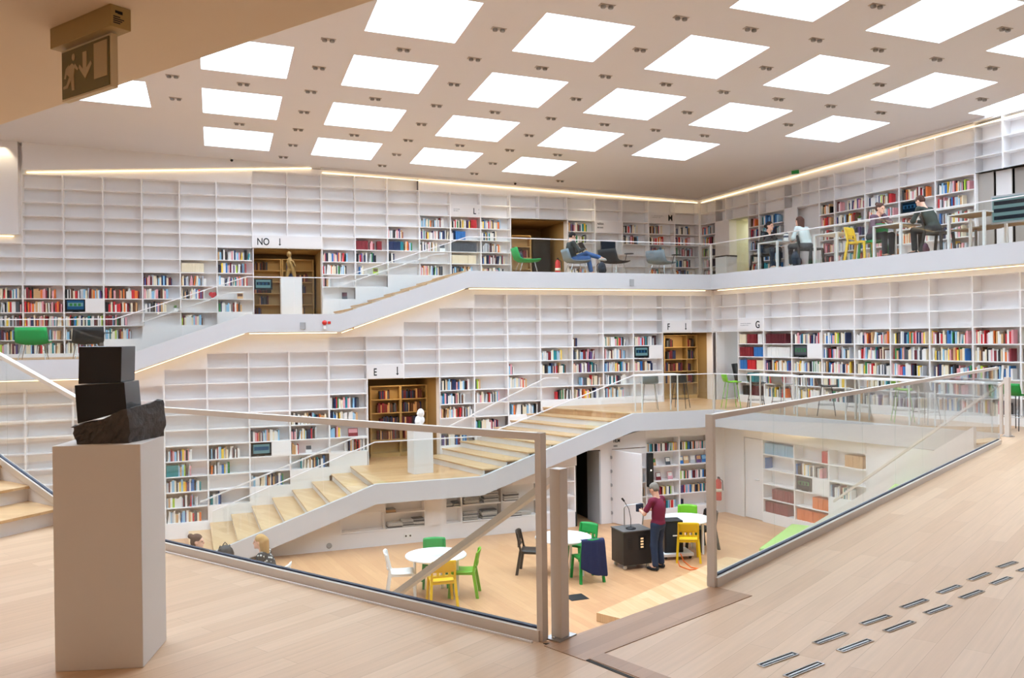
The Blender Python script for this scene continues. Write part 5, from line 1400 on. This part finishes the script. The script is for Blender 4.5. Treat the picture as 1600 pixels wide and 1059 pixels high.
MB().box(-.19, -.17, 0, .21, .17, .66).build('cabinet', ['black'], o, bevel=.015); MB().box(-.16, -.176, .05, .18, -.17, .6).build('grille', ['blackm'], o); MB().box(-.02, -.182, .34, .12, -.176, .365).build('name_plate', ['cwhite'], o)
o = empty('low_trolley', at(1050, 872, 0)+Vector((.02, .1, 0)), .15, 'low white trolley carrying the black loudspeaker', 'trolley')
MB().box(-.25, -.26, .07, .38, .26, .13).build('platform', ['cwhite'], o, bevel=.005)
for sx in (-.2, .32):
    for sy in (-.2, .2): MB().lathe([(.03, -.012), (.035, 0), (.03, .012)], 12, T=Matrix.Translation((sx, sy, .035)) @ Matrix.Rotation(PI/2, 4, 'X')).build('caster', ['black'], o)
cv = [at(1059, 876, .1), at(1062, 884, .012), at(1078, 890, .012), at(1092, 888, .012), at(1080, 886, .012), at(1068, 876, .012), at(1062, 862, .2)]
m = MB(); pts = []
for i in range(len(cv)-1):
    for k in range(6): pts.append(cv[i].lerp(cv[i+1], k/6))
m.tube(pts, .012, 6); o = m.build('power_cable', ['orange']); tag(o, 'orange power cable looping on the floor behind the loudspeaker', 'cable')
# open white door with hinges, store door leaf, edge-on screen
hs = x[10]; hp = FG.P(hs, .0); lp = Vector((3.03, 20.4, 0)); da = math.atan2(lp.y-hp.y, lp.x-hp.x); dl_ = (lp-hp).length
o = empty('door_leaf', hp, da, 'wide white door leaf standing open in front of the film shelves', 'door', 'open doors under the walkway')
MB().box(.02, -.022, .02, dl_, .022, 1.80).build('leaf', ['white'], o, bevel=.003)
for k in range(5): MB().tube([(.015, -.03, .22+.34*k), (.015, -.03, .30+.34*k)], .016, 8).box(.0, -.035, .23+.34*k, .05, -.022, .29+.34*k).build('hinge', ['greyp'], o)
hp2 = FG.P(x[9]-.02, .0); da2 = FG.a + PI - math.radians(68)
o = empty('door_leaf', hp2, FG.a+math.radians(93), 'grey white store door leaf opening into the dark store', 'door', 'open doors under the walkway')
MB().box(.0, -.02, .01, .62, .02, 1.79).build('leaf', ['bk light grey'], o); MB().tube([(.55, -.03, 1.0), (.45, -.03, 1.0)], .01, 6).build('handle', ['steel'], o)
s_, z_ = FG.hit(1016, 734, .12)
o = empty('display_screen', FG.P(s_, .12, z_), FG.a, 'tall black screen fixed between the film shelf bays', 'screen')
MB().box(-.07, -.04, -.42, .07, .06, .42).build('housing', ['black'], o); MB().box(-.012, -.045, -.02, .012, -.04, .01).build('power_light', ['lampw'], o)
# white door on the right wall
o = empty('door_2', FGR.P(.44), FGR.a); struct(o)
MB().box(0, .02, .02, .62, .06, dz-.02).build('leaf', ['white'], o); MB().tube([(.53, -.0, 1.0), (.53, -.04, 1.0), (.42, -.04, 1.0)], .011, 6).build('handle', ['steel'], o)
# green upholstered benches
def bench(p, ang, L, D, z, h, label):
    o = empty('upholstered_bench', V3(p, z), ang, label, 'bench', 'lime upholstered benches')
    MB().box(0, -D, h-.12, L, 0, h).build('cushion', ['bench'], o, bevel=.02); MB().box(.02, -D+.02, 0, L-.02, -.02, h-.12).build('plinth', ['benchs'], o)
b0, b1 = at(1186, 856, .40), at(1237, 818, .40)
bench(b0, math.atan2(b1.y-b0.y, b1.x-b0.x), (b1-b0).length, 1.0, 0, .40, 'lime upholstered bench near the low shelves, seen through the right glass')
z2 = 1.45; c0_, c1_ = at(1388, 764, z2+.3), at(1426, 728, z2+.3)
an = math.atan2(c1_.y-c0_.y, c1_.x-c0_.x)
bench(c0_, an, (c1_-c0_).length, 1.2, z2, .30, 'second lime upholstered bench higher up on the stair landing, behind glass')
o = MB().box(-.05, -1.6, 0, (c1_-c0_).length+.1, .0, z2).build('landing_block', ['white'], None, V3(c0_, 0), an); struct(o)
# ---------------------------------------------------------------- people: smooth implicit bodies turned into continuous skins
def nets(f, org, cell):
    """surface nets of a scalar field (negative inside)"""
    s = f < 0; nx, ny, nz = f.shape
    c = [s[i:nx-1+i, j:ny-1+j, k:nz-1+k] for i in (0, 1) for j in (0, 1) for k in (0, 1)]
    cnt = sum(a.astype(np.int8) for a in c); mix = (cnt > 0) & (cnt < 8)
    idx = -np.ones(mix.shape, np.int64); I = np.argwhere(mix); idx[mix] = np.arange(len(I))
    acc = np.zeros((len(I), 3)); n = np.zeros(len(I))
    cor = [(i, j, k) for i in (0, 1) for j in (0, 1) for k in (0, 1)]
    for a in cor:
        for ax in range(3):
            if a[ax]: continue
            b = list(a); b[ax] = 1
            fa = f[I[:,0]+a[0], I[:,1]+a[1], I[:,2]+a[2]]; fb = f[I[:,0]+b[0], I[:,1]+b[1], I[:,2]+b[2]]
            cr = (fa < 0) != (fb < 0); t = np.where(cr, fa/np.where(fa-fb == 0, 1, fa-fb), 0)
            p = np.tile(np.array(a, float), (len(I), 1)); p[:, ax] += t
            acc += p*cr[:, None]; n += cr
    V = (I + acc/n[:, None])*cell + org
    F = []
    for ax in range(3):
        o1, o2 = [(1, 2), (2, 0), (0, 1)][ax]
        sl = [slice(None)]*3; sh = [slice(None)]*3; sl[ax] = slice(0, -1); sh[ax] = slice(1, None)
        a, b = s[tuple(sl)], s[tuple(sh)]
        E_ = np.argwhere(a != b)
        E_ = E_[(E_[:, o1] > 0) & (E_[:, o2] > 0) & (E_[:, o1] < f.shape[o1]-1) & (E_[:, o2] < f.shape[o2]-1)]
        d1 = np.zeros(3, int); d1[o1] = 1; d2 = np.zeros(3, int); d2[o2] = 1
        g = lambda q: idx[q[:,0], q[:,1], q[:,2]]
        q = np.stack([g(E_-d1-d2), g(E_-d2), g(E_), g(E_-d1)], 1)
        fl = ~a[E_[:,0], E_[:,1], E_[:,2]]
        q[fl] = q[fl][:, ::-1]; F.append(q)
    F = np.concatenate(F); F = F[(F >= 0).all(1)]
    return V, F
def skin(prims, cell, k=.02):
    """prims: ('c', a, b, ra, rb) tapered limbs, ('e', centre, radii, 3x3 axes) ellipsoids, ('x', ...) the same cut away"""
    bb = []
    for p in prims:
        if p[0] == 'x': continue
        if p[0] == 'c': r = max(p[3], p[4]); bb += [np.minimum(p[1], p[2])-r, np.maximum(p[1], p[2])+r]
        else: r = max(p[2]); bb += [np.array(p[1])-r, np.array(p[1])+r]
    lo = np.min(bb, 0)-3*cell; hi = np.max(bb, 0)+3*cell
    n = np.ceil((hi-lo)/cell).astype(int)+1
    f = np.full(n, .5)
    ax = [lo[i]+cell*np.arange(n[i]) for i in range(3)]
    for p in prims:
        if p[0] == 'c':
            a, b, ra, rb = np.array(p[1], float), np.array(p[2], float), p[3], p[4]; r = max(ra, rb)+.06
            l, h = np.minimum(a, b)-r, np.maximum(a, b)+r
        else:
            c, rd = np.array(p[1], float), np.array(p[2], float); r = max(rd)+.06; l, h = c-r, c+r
        i0 = np.clip(((l-lo)/cell).astype(int), 0, n-1); i1 = np.clip(((h-lo)/cell).astype(int)+2, 1, n)
        X, Y, Z = np.meshgrid(*[ax[i][i0[i]:i1[i]] for i in range(3)], indexing='ij')
        P = np.stack([X, Y, Z], -1)
        if p[0] == 'c':
            d = b-a; L2 = max(d@d, 1e-9); t = np.clip(((P-a)@d)/L2, 0, 1)
            q = np.linalg.norm(P-a-t[..., None]*d, axis=-1)-(ra+(rb-ra)*t); kk = p[5] if len(p) > 5 else k
        else:
            A = np.array(p[3], float) if len(p) > 3 and p[3] is not None else np.eye(3)
            q = ((P-c)@A.T)/rd; g = np.linalg.norm(q, axis=-1); q = (g-1)*min(rd)*1.0 if True else 0; kk = k
        sl = tuple(slice(i0[i], i1[i]) for i in range(3)); o = f[sl]
        if p[0] == 'x': f[sl] = np.maximum(o, -q); continue
        hh = np.clip(.5+.5*(o-q)/kk, 0, 1); f[sl] = o*(1-hh)+q*hh - kk*hh*(1-hh)
    return nets(f, lo, cell)
def skin_obj(name, prims, mt, parent, cell=.011, k=.02):
    V, F = skin(prims, cell, k)
    me = bpy.data.meshes.new(name); me.from_pydata(V.tolist(), [], F.tolist()); me.materials.append(M[mt] if isinstance(mt, str) else mt)
    me.polygons.foreach_set('use_smooth', [True]*len(F)); me.update()
    o = bpy.data.objects.new(name, me); COL.objects.link(o); o.parent = parent; return o
A_ = lambda *a: np.array(a, float)
def ik(a, b, l1, l2, hint):
    d = b-a; L = np.linalg.norm(d); L_ = min(L, (l1+l2)*.999)
    if L > L_: b = a+d/L*L_; d = b-a; L = L_
    x_ = (l1*l1-l2*l2+L*L)/(2*L); h = math.sqrt(max(l1*l1-x_*x_, 0)); u = d/L
    hn = hint-u*(hint@u); hn = hn/(np.linalg.norm(hn)+1e-9)
    return a+u*x_+hn*h, b
def hand(wr, dirv, palm, side_, curl=.5, s=1.0):
    """palm and five fingers: dirv along the hand, palm = palm normal, side_ = +1 when the thumb leaves towards dirv x palm"""
    d = dirv/np.linalg.norm(dirv); p = palm-d*(palm@d); p = p/np.linalg.norm(p); t = np.cross(d, p)*side_
    pr = [('c', wr, wr+d*.045*s, .024*s, .028*s), ('c', wr+d*.04*s+t*.02*s, wr+d*.085*s+t*.022*s, .018*s, .015*s), ('c', wr+d*.04*s-t*.02*s, wr+d*.08*s-t*.024*s, .018*s, .014*s)]
    for k, (o, L) in enumerate(((.030, .066), (.010, .075), (-.010, .070), (-.029, .055))):
        b = wr+d*.088*s+t*o*s; c1, c2 = curl*.7, curl*1.5
        m = b+(d*math.cos(c1)+p*math.sin(c1))*L*.5*s; e = m+(d*math.cos(c2)+p*math.sin(c2))*L*.5*s
        pr += [('c', b, m, .0098*s, .0092*s, .004), ('c', m, e, .0092*s, .0085*s, .004)]
    b = wr+d*.03*s+t*.024*s; m = b+(d*.6+t*.7+p*.25)*.04*s; e = m+(d*.85+t*.2+p*.45)*.035*s
    pr += [('c', b, m, .013*s, .011*s, .006), ('c', m, e, .011*s, .009*s, .005)]
    return pr
def person(label, loc, rz, pose, cols, hair, shoulder=.185, sc=1.0):
    """local frame: faces -y, feet or seat contact at the given floor; pose gives joints"""
    root = empty('person', loc, rz, label, 'person'); root.scale = (sc, sc, sc)
    J = pose; hip, ch, nk, hd = A_(*J['hip']), A_(*J['chest']), A_(*J['neck']), A_(*J['head'])
    yaw = J.get('yaw', 0); pit = J.get('pitch', 0)
    up = (nk-hip)/np.linalg.norm(nk-hip); sx = A_(1, 0, 0); fw = np.cross(up, sx)*-1
    if fw[1] > 0: fw = -fw
    AX = np.stack([sx, -fw, up])
    shL, shR = nk-up*.075+sx*shoulder, nk-up*.075-sx*shoulder
    # head axes
    hy = np.array([[math.cos(yaw), math.sin(yaw), 0], [-math.sin(yaw), math.cos(yaw), 0], [0, 0, 1]])
    hp_ = np.array([[1, 0, 0], [0, math.cos(pit), -math.sin(pit)], [0, math.sin(pit), math.cos(pit)]])
    H = (hp_ @ hy); hx = lambda x_, y_, z_: hd + H.T @ A_(x_, y_, z_)
    head = [('e', hx(0, .005, .035), (.074, .092, .085), H), ('e', hx(0, -.02, -.035), (.058, .068, .075), H), ('c', nk-up*.03, hx(0, .02, -.05), .056, .052),
            ('c', hx(0, -.088, .02), hx(0, -.105, -.018), .010, .014), ('e', hx(0, -.084, -.052), (.024, .012, .008), H), ('e', hx(0, -.075, -.09), (.024, .02, .02), H),
            ('c', hx(-.034, -.078, .03), hx(.034, -.078, .03), .012, .012), ('e', hx(.075, .01, 0), (.012, .022, .032), H), ('e', hx(-.075, .01, 0), (.012, .022, .032), H)]
    tor = [('e', ch, (shoulder*.86, .115, .19), AX), ('e', (hip+ch)/2, (.135, .10, .16), AX), ('e', hip, (.155, .115, .12), AX), ('c', shL, shR, .062, .062), ('c', nk-up*.09, nk, .075, .055)]
    arms, sleeves, fore, hands = [], [], [], []
    for sgn, sh, wr, hint, pal, cu in ((1, shL, J['wl'], J.get('el', (.6, .5, -.6)), J.get('pl', (0, 0, -1)), J.get('cl', .6)), (-1, shR, J['wr'], J.get('er', (-.6, .5, -.6)), J.get('pr', (0, 0, -1)), J.get('cr', .6))):
        e, w = ik(sh, A_(*wr), .285, .255, A_(*hint)); arms += [('c', sh, e, .047, .038), ('c', e, w, .040, .026)]
        sl = J.get('sleeve', 1.0)
        sleeves.append((sh, e, w)); d = w-e; hands += hand(w, d if 'hd' not in J else A_(*J['hd']), A_(*pal), sgn, cu)
    legs, tr, feet = [], [], []
    for sgn, kn, an, tv in ((1, J['kl'], J['al'], J.get('tl', (0, -1, 0))), (-1, J['kr'], J['ar'], J.get('tr', (0, -1, 0)))):
        h = hip+A_(sgn*.09, 0, -.03); kn, an, tv = A_(*kn), A_(*an), A_(*tv)
        legs += [('c', h, kn, .085, .056), ('c', kn, an, .056, .037), ('c', an, an+tv*.15+A_(0, 0, -.05), .036, .03)]
        tr += [('c', h, kn, .098, .07), ('c', kn, an+(kn-an)*.1, .07, .062)]
        feet += [('c', an+A_(0, 0, -.035)-tv*.03, an+tv*.10+A_(0, 0, -.045), .042, .038), ('c', an+tv*.10+A_(0, 0, -.045), an+tv*.18+A_(0, 0, -.05), .038, .028)]
    skin_obj('body', head+tor+arms+hands+legs, 'skin', root, .010)
    top = [('e', ch, (shoulder*.86+.012, .128, .20), AX), ('e', (hip+ch)/2, (.155, .122, .17), AX), ('e', hip+up*.02, (.172, .135, .10), AX), ('c', shL, shR, .066, .066)]
    for sh, e, w in sleeves:
        f = J.get('sleeve', 1.0)
        if f < .6: top.append(('c', sh-up*.01, sh+(e-sh)*f/.5, .056, .056))
        else: top += [('c', sh, e, .058, .052), ('c', e, e+(w-e)*.93, .055, .040)]
    top += [('x', nk+up*.035-fw*0, (.068, .075, .05), AX)]
    skin_obj(J.get('topname', 'sweater'), top, cols[0], root, .012, .03)
    skin_obj('trousers', [('e', hip, (.168, .130, .125), AX)]+tr, cols[1], root, .012, .03)
    skin_obj('shoes', feet, cols[2], root, .010, .015)
    hp = [('e', hx(0, .02, .055), (.088, .098, .085), H), ('e', hx(0, .05, .0), (.084, .072, .085), H)]
    if hair[1] == 'long': hp += [('c', hx(0, .07, .02), hx(0, .10, -.28), .085, .062), ('c', hx(.05, .06, .0), hx(.05, .09, -.30), .05, .035), ('c', hx(-.05, .06, .0), hx(-.05, .09, -.30), .05, .035)]
    if hair[1] == 'bun': hp += [('e', hx(0, .12, .10), (.045, .045, .045), H)]
    if hair[1] == 'lowbun': hp += [('e', hx(0, .13, .02), (.05, .05, .05), H)]
    hp += [('x', hx(0, -.10, -.03), (.08, .075, .10), H)]
    if hair[1] == 'short': hp[1] = ('e', hx(0, .045, .01), (.082, .07, .07), H)
    skin_obj('hair', hp, hair[0], root, .009, .015)
    m = MB()
    for sg in (-1, 1):
        c = hx(sg*.031, -.083, .012); m.ball(tuple(c), .011, 8)
    m.build('eyes', ['ink'], root)
    if J.get('glasses'):
        m = MB()
        for sg in (-1, 1):
            c = hx(sg*.033, -.098, .012); m.tube([tuple(c+H.T@A_(.026*math.cos(a), 0, .02*math.sin(a))) for a in np.linspace(0, 2*PI, 13)], .0035, 5)
            m.tube([tuple(hx(sg*.06, -.09, .015)), tuple(hx(sg*.078, .0, .015))], .003, 5)
        m.build('glasses', ['ink'], root)
    return root
M['skin'] = mat('skin', '#d9a78c', .55)
for n, c in dict(maroon='#6e1a34', jeans='#28344a', darkjeans='#232c3c', bluejeans='#34588a', shoeblk='#202022', shoewht='#dcdad6', hairgrey='#7d756a', hairblk='#221a18', hairbrn='#4a2c20', hairblond='#b08a55', swdark='#2b302f', swlight='#c3cbc8', plum='#5d4450', black='#1e1f22', charcoal='#3a3838', olive='#2d352f').items():
    M['c_'+n] = mat('cloth_'+n if 'hair' not in n else 'hair_'+n[4:], c, .85, noise=.15, nscale=60)
pt = bpy.data.materials.new('patterned_black_knit'); pt.use_nodes = True; nt = pt.node_tree
vo = nt.nodes.new('ShaderNodeTexVoronoi'); vo.inputs['Scale'].default_value = 17; rp = nt.nodes.new('ShaderNodeValToRGB')
tc = nt.nodes.new('ShaderNodeTexCoord'); nt.links.new(tc.outputs['Object'], vo.inputs['Vector']); nt.links.new(vo.outputs['Distance'], rp.inputs[0])
rp.color_ramp.elements[0].color = (.55, .52, .47, 1); rp.color_ramp.elements[0].position = .25; rp.color_ramp.elements[1].color = (.02, .02, .02, 1); rp.color_ramp.elements[1].position = .33
nt.links.new(rp.outputs[0], nt.nodes['Principled BSDF'].inputs['Base Color']); nt.nodes['Principled BSDF'].inputs['Roughness'].default_value = .9
M['c_pattern'] = pt
def toward(p, q): return math.atan2(q[1]-p[1], q[0]-p[0]) + PI/2      # -y turned to look from p to q
# the man standing at the cabinet, seen from behind, looking down at a device in his hands
mp_ = at(1027, 889, 0)
ma = toward(mp_, (mp_.x-.8, mp_.y+.75))
stand = dict(hip=(0, .03, .90), chest=(0, .05, 1.20), neck=(0, .0, 1.44), head=(0, -.05, 1.56), pitch=-.45, wl=(.10, -.30, 1.12), wr=(-.12, -.30, 1.12), el=(.8, .5, -.5), er=(-.8, .5, -.5), pl=(-1, 0, .3), pr=(1, 0, .3), cl=.9, cr=.9,
             kl=(.11, .0, .48), kr=(-.11, -.03, .48), al=(.13, .05, .085), ar=(-.13, .02, .085), sleeve=.36, topname='t_shirt')
man = person('man with short grey hair in maroon t-shirt and dark jeans, standing at the cabinet', mp_, ma, stand, ('c_maroon', 'c_jeans', 'c_shoeblk'), ('c_hairgrey', 'short'), .178)
g = MB().box(-.09, -.035, 0, .09, .035, .15).build('hand_held_device', ['navyf'], None, mp_ + Matrix.Rotation(ma, 3, 'Z') @ Vector((0, -.40, 1.09)), ma, .01); tag(g, 'dark blue device held in the hands of the standing man', 'device')
# women at the foot of the stair (reading room)
def sit(seat, hy=0, lean=.1, wl=(.12, -.36, .72), wr=(-.12, -.36, .72), **k):
    d = dict(hip=(0, .0, seat+.10), chest=(0, -.03-lean*.4, seat+.37), neck=(0, -.05-lean, seat+.60), head=(0, -.08-lean*1.2, seat+.73), kl=(.12, -.43, seat+.09), kr=(-.12, -.43, seat+.09), al=(.13, -.40, .085), ar=(-.13, -.44, .085), wl=wl, wr=wr, el=(.7, .4, -.6), er=(-.7, .4, -.6))
    d.update(k); return d
w1 = at(424, 846, 1.2); w1.z = 0
wA = at(288, 846, 1.2); wA.z = 0
ch1 = stack_chair(w1, toward(w1, wA), 'cwhite', 'white chair under the blond woman at the foot of the stair')
person('woman with long blond hair in black and white patterned jacket, seated by the stair', w1+Vector((0, 0, 0)), toward(w1, wA), sit(.46, yaw=.0, wl=(.1, -.4, .75), wr=(-.1, -.4, .75)), ('c_pattern', 'c_black', 'c_shoeblk'), ('c_hairblond', 'long'), .17)
stack_chair(wA, toward(wA, w1), 'cblack', 'black chair under the woman with a dark bun at the foot of the stair')
person('woman with dark hair in a bun, only her head above the glass base', wA, toward(wA, w1)+.1, sit(.46, lean=.12), ('c_black', 'c_black', 'c_shoeblk'), ('c_hairbrn', 'bun'), .17)
tm = (w1+wA)/2
round_table(tm, 'white table between the two seated women, mostly behind the glass base', .55, .4)
bag(at(352, 868, .92)+Vector((0, 0, -.2)), .4, 'black', 'black bag standing on the table of the two seated women', .95, 'bag')
# top balcony, left part
rp_ = reader_chair.location
person('man reading in a dark jacket and blue jeans, legs crossed, on the top balcony', rp_, reader_chair.rotation_euler.z, sit(.36, lean=-.06, hip=(0, .06, .47), chest=(0, .12, .74), neck=(0, .12, .96), head=(0, .07, 1.08), pitch=-.4, wl=(.12, -.22, .72), wr=(-.12, -.22, .72), kl=(.10, -.38, .62), kr=(-.1, -.36, .47), al=(-.16, -.72, .48), ar=(-.12, -.44, .085), glasses=True),
       ('c_swdark', 'c_bluejeans', 'c_shoewht'), ('c_hairblk', 'short'), .19)
o = MB().box(-.16, -.012, 0, .16, .012, .23).build('tablet_folder', ['black'], None, rp_ + Matrix.Rotation(reader_chair.rotation_euler.z, 3, 'Z') @ Vector((0, -.27, .72)), reader_chair.rotation_euler.z); o.rotation_euler.x = -.5; tag(o, 'black folder held open by the man reading on the top balcony', 'folder')
# top balcony, right part
ear = edgeR.a
def vp(u, t): return eg(u, t, Z_T, edgeR)
person('woman with dark tied hair in black top, seated left at the corner reading table', vp(1196, .5), ear-PI/2-PI*0 + PI, sit(.46, lean=.12, yaw=.2), ('c_black', 'c_darkjeans', 'c_shoewht'), ('c_hairblk', 'lowbun'), .165).rotation_euler.z = ear + PI/2
person('woman with long brown hair in light grey sweater at the corner reading table', vp(1262, .5), ear-PI/2, sit(.46, lean=.14), ('c_swlight', 'c_charcoal', 'c_shoewht'), ('c_hairbrn', 'long'), .165)
person('woman with brown hair up in plum cardigan, chin on hand, on the top balcony', vp(1366, .6), ear+PI/2, sit(.46, lean=.12, wl=(.04, -.27, 1.06), wr=(-.1, -.42, .76), pitch=-.2), ('c_plum', 'c_black', 'c_shoeblk'), ('c_hairbrn', 'bun'), .17)
person('man in dark sweater bent over the reading table on the top balcony', vp(1462, .55), ear-PI/2, sit(.46, lean=.22, pitch=-.5, wl=(.1, -.5, .77), wr=(-.1, -.5, .77)), ('c_olive', 'c_black', 'c_shoeblk'), ('c_hairbrn', 'short'), .195)
o = empty('water_bottle', vp(1230, .55)+Vector((0, 0, .73)), 0, 'blue and white carton standing on the corner reading table', 'carton')
MB().box(-.05, -.05, 0, .05, .05, .2, 0).box(-.052, -.052, .1, .052, .052, .15, 1).build('carton', ['bk white', 'bk navy'], o); MB().prism_xz([(-.05, .2), (.05, .2), (0, .26)], -.05, .05).build('gable', ['bk navy'], o)
# ---------------------------------------------------------------- light
w = bpy.data.worlds.new('world'); SC.world = w; w.use_nodes = True
w.node_tree.nodes['Background'].inputs[0].default_value = (.8, .88, 1, 1); w.node_tree.nodes['Background'].inputs[1].default_value = .5
def wash(u, v):
    """small spotlights grazing the wall just under the ceiling"""
    s, z = FU.hit(u, v, .35)
    l = bpy.data.lights.new('wall_washer', 'SPOT'); l.energy = 22; l.spot_size = 1.3; l.spot_blend = .6; l.color = (1, .86, .6); l.shadow_soft_size = .04
    o = bpy.data.objects.new('wall_washer', l); COL.objects.link(o); o.location = FU.P(s, .55, z+.28); o.rotation_euler = (math.radians(25), 0, FU.a)
for u, v in ((3, 236), (220, 246), (790, 305), (925, 312)): wash(u, v)

def down(x, y, e):  # unseen warm fill added under the slab to lift pedestal front and soffit
    l = bpy.data.lights.new('added_soffit_fill', 'AREA'); l.shape = 'DISK'; l.size = .25; l.energy = e; l.color = (1, .80, .56)
    o = bpy.data.objects.new('added_soffit_fill', l); COL.objects.link(o); o.location = (x, y, 5.88)
for x_, y_ in ((-3.2, 2.6), (-1.2, .2), (-5.2, 3.2), (-3.2, -1.5), (1.2, -2.4)): down(x_, y_, 12)

# ---------------------------------------------------------------- pieces that belong to a part go one level deeper
UNDER = {'gasket': 'base_channel', 'display': 'housing', 'power_light': 'housing', 'handle': ('leaf', 'cabinet'), 'hinge': 'leaf', 'lit_buttons': 'control_panel', 'bolts': 'base_plate',
         'lettering': 'panel', 'arrow': 'panel', 'small_print': 'panel', 'mark': 'panel', 'pictogram': 'face', 'louvre': 'slot', 'name_plate': 'cabinet', 'grille': 'cabinet', 'rating_label': 'housing',
         'eyes': 'body', 'glasses': 'body', 'label_band': 'cylinder', 'hole': 'plate', 'apron': 'tabletop', 'diffuser_pane': 'shaft', 'capsule': 'gooseneck'}
base = lambda o: o.name.split('.')[0]
for root in [o for o in bpy.data.objects if o.parent is None and o.children]:
    kids = list(root.children); seen = {}
    for o in kids:
        t = UNDER.get(base(o))
        if not t: continue
        c = [k for k in kids if base(k) in (t if isinstance(t, tuple) else (t,))]
        if not c: continue
        i = seen.get(base(o), 0); seen[base(o)] = i+1
        o.parent = c[min(i, len(c)-1)] if base(o) == 'gasket' else c[0]
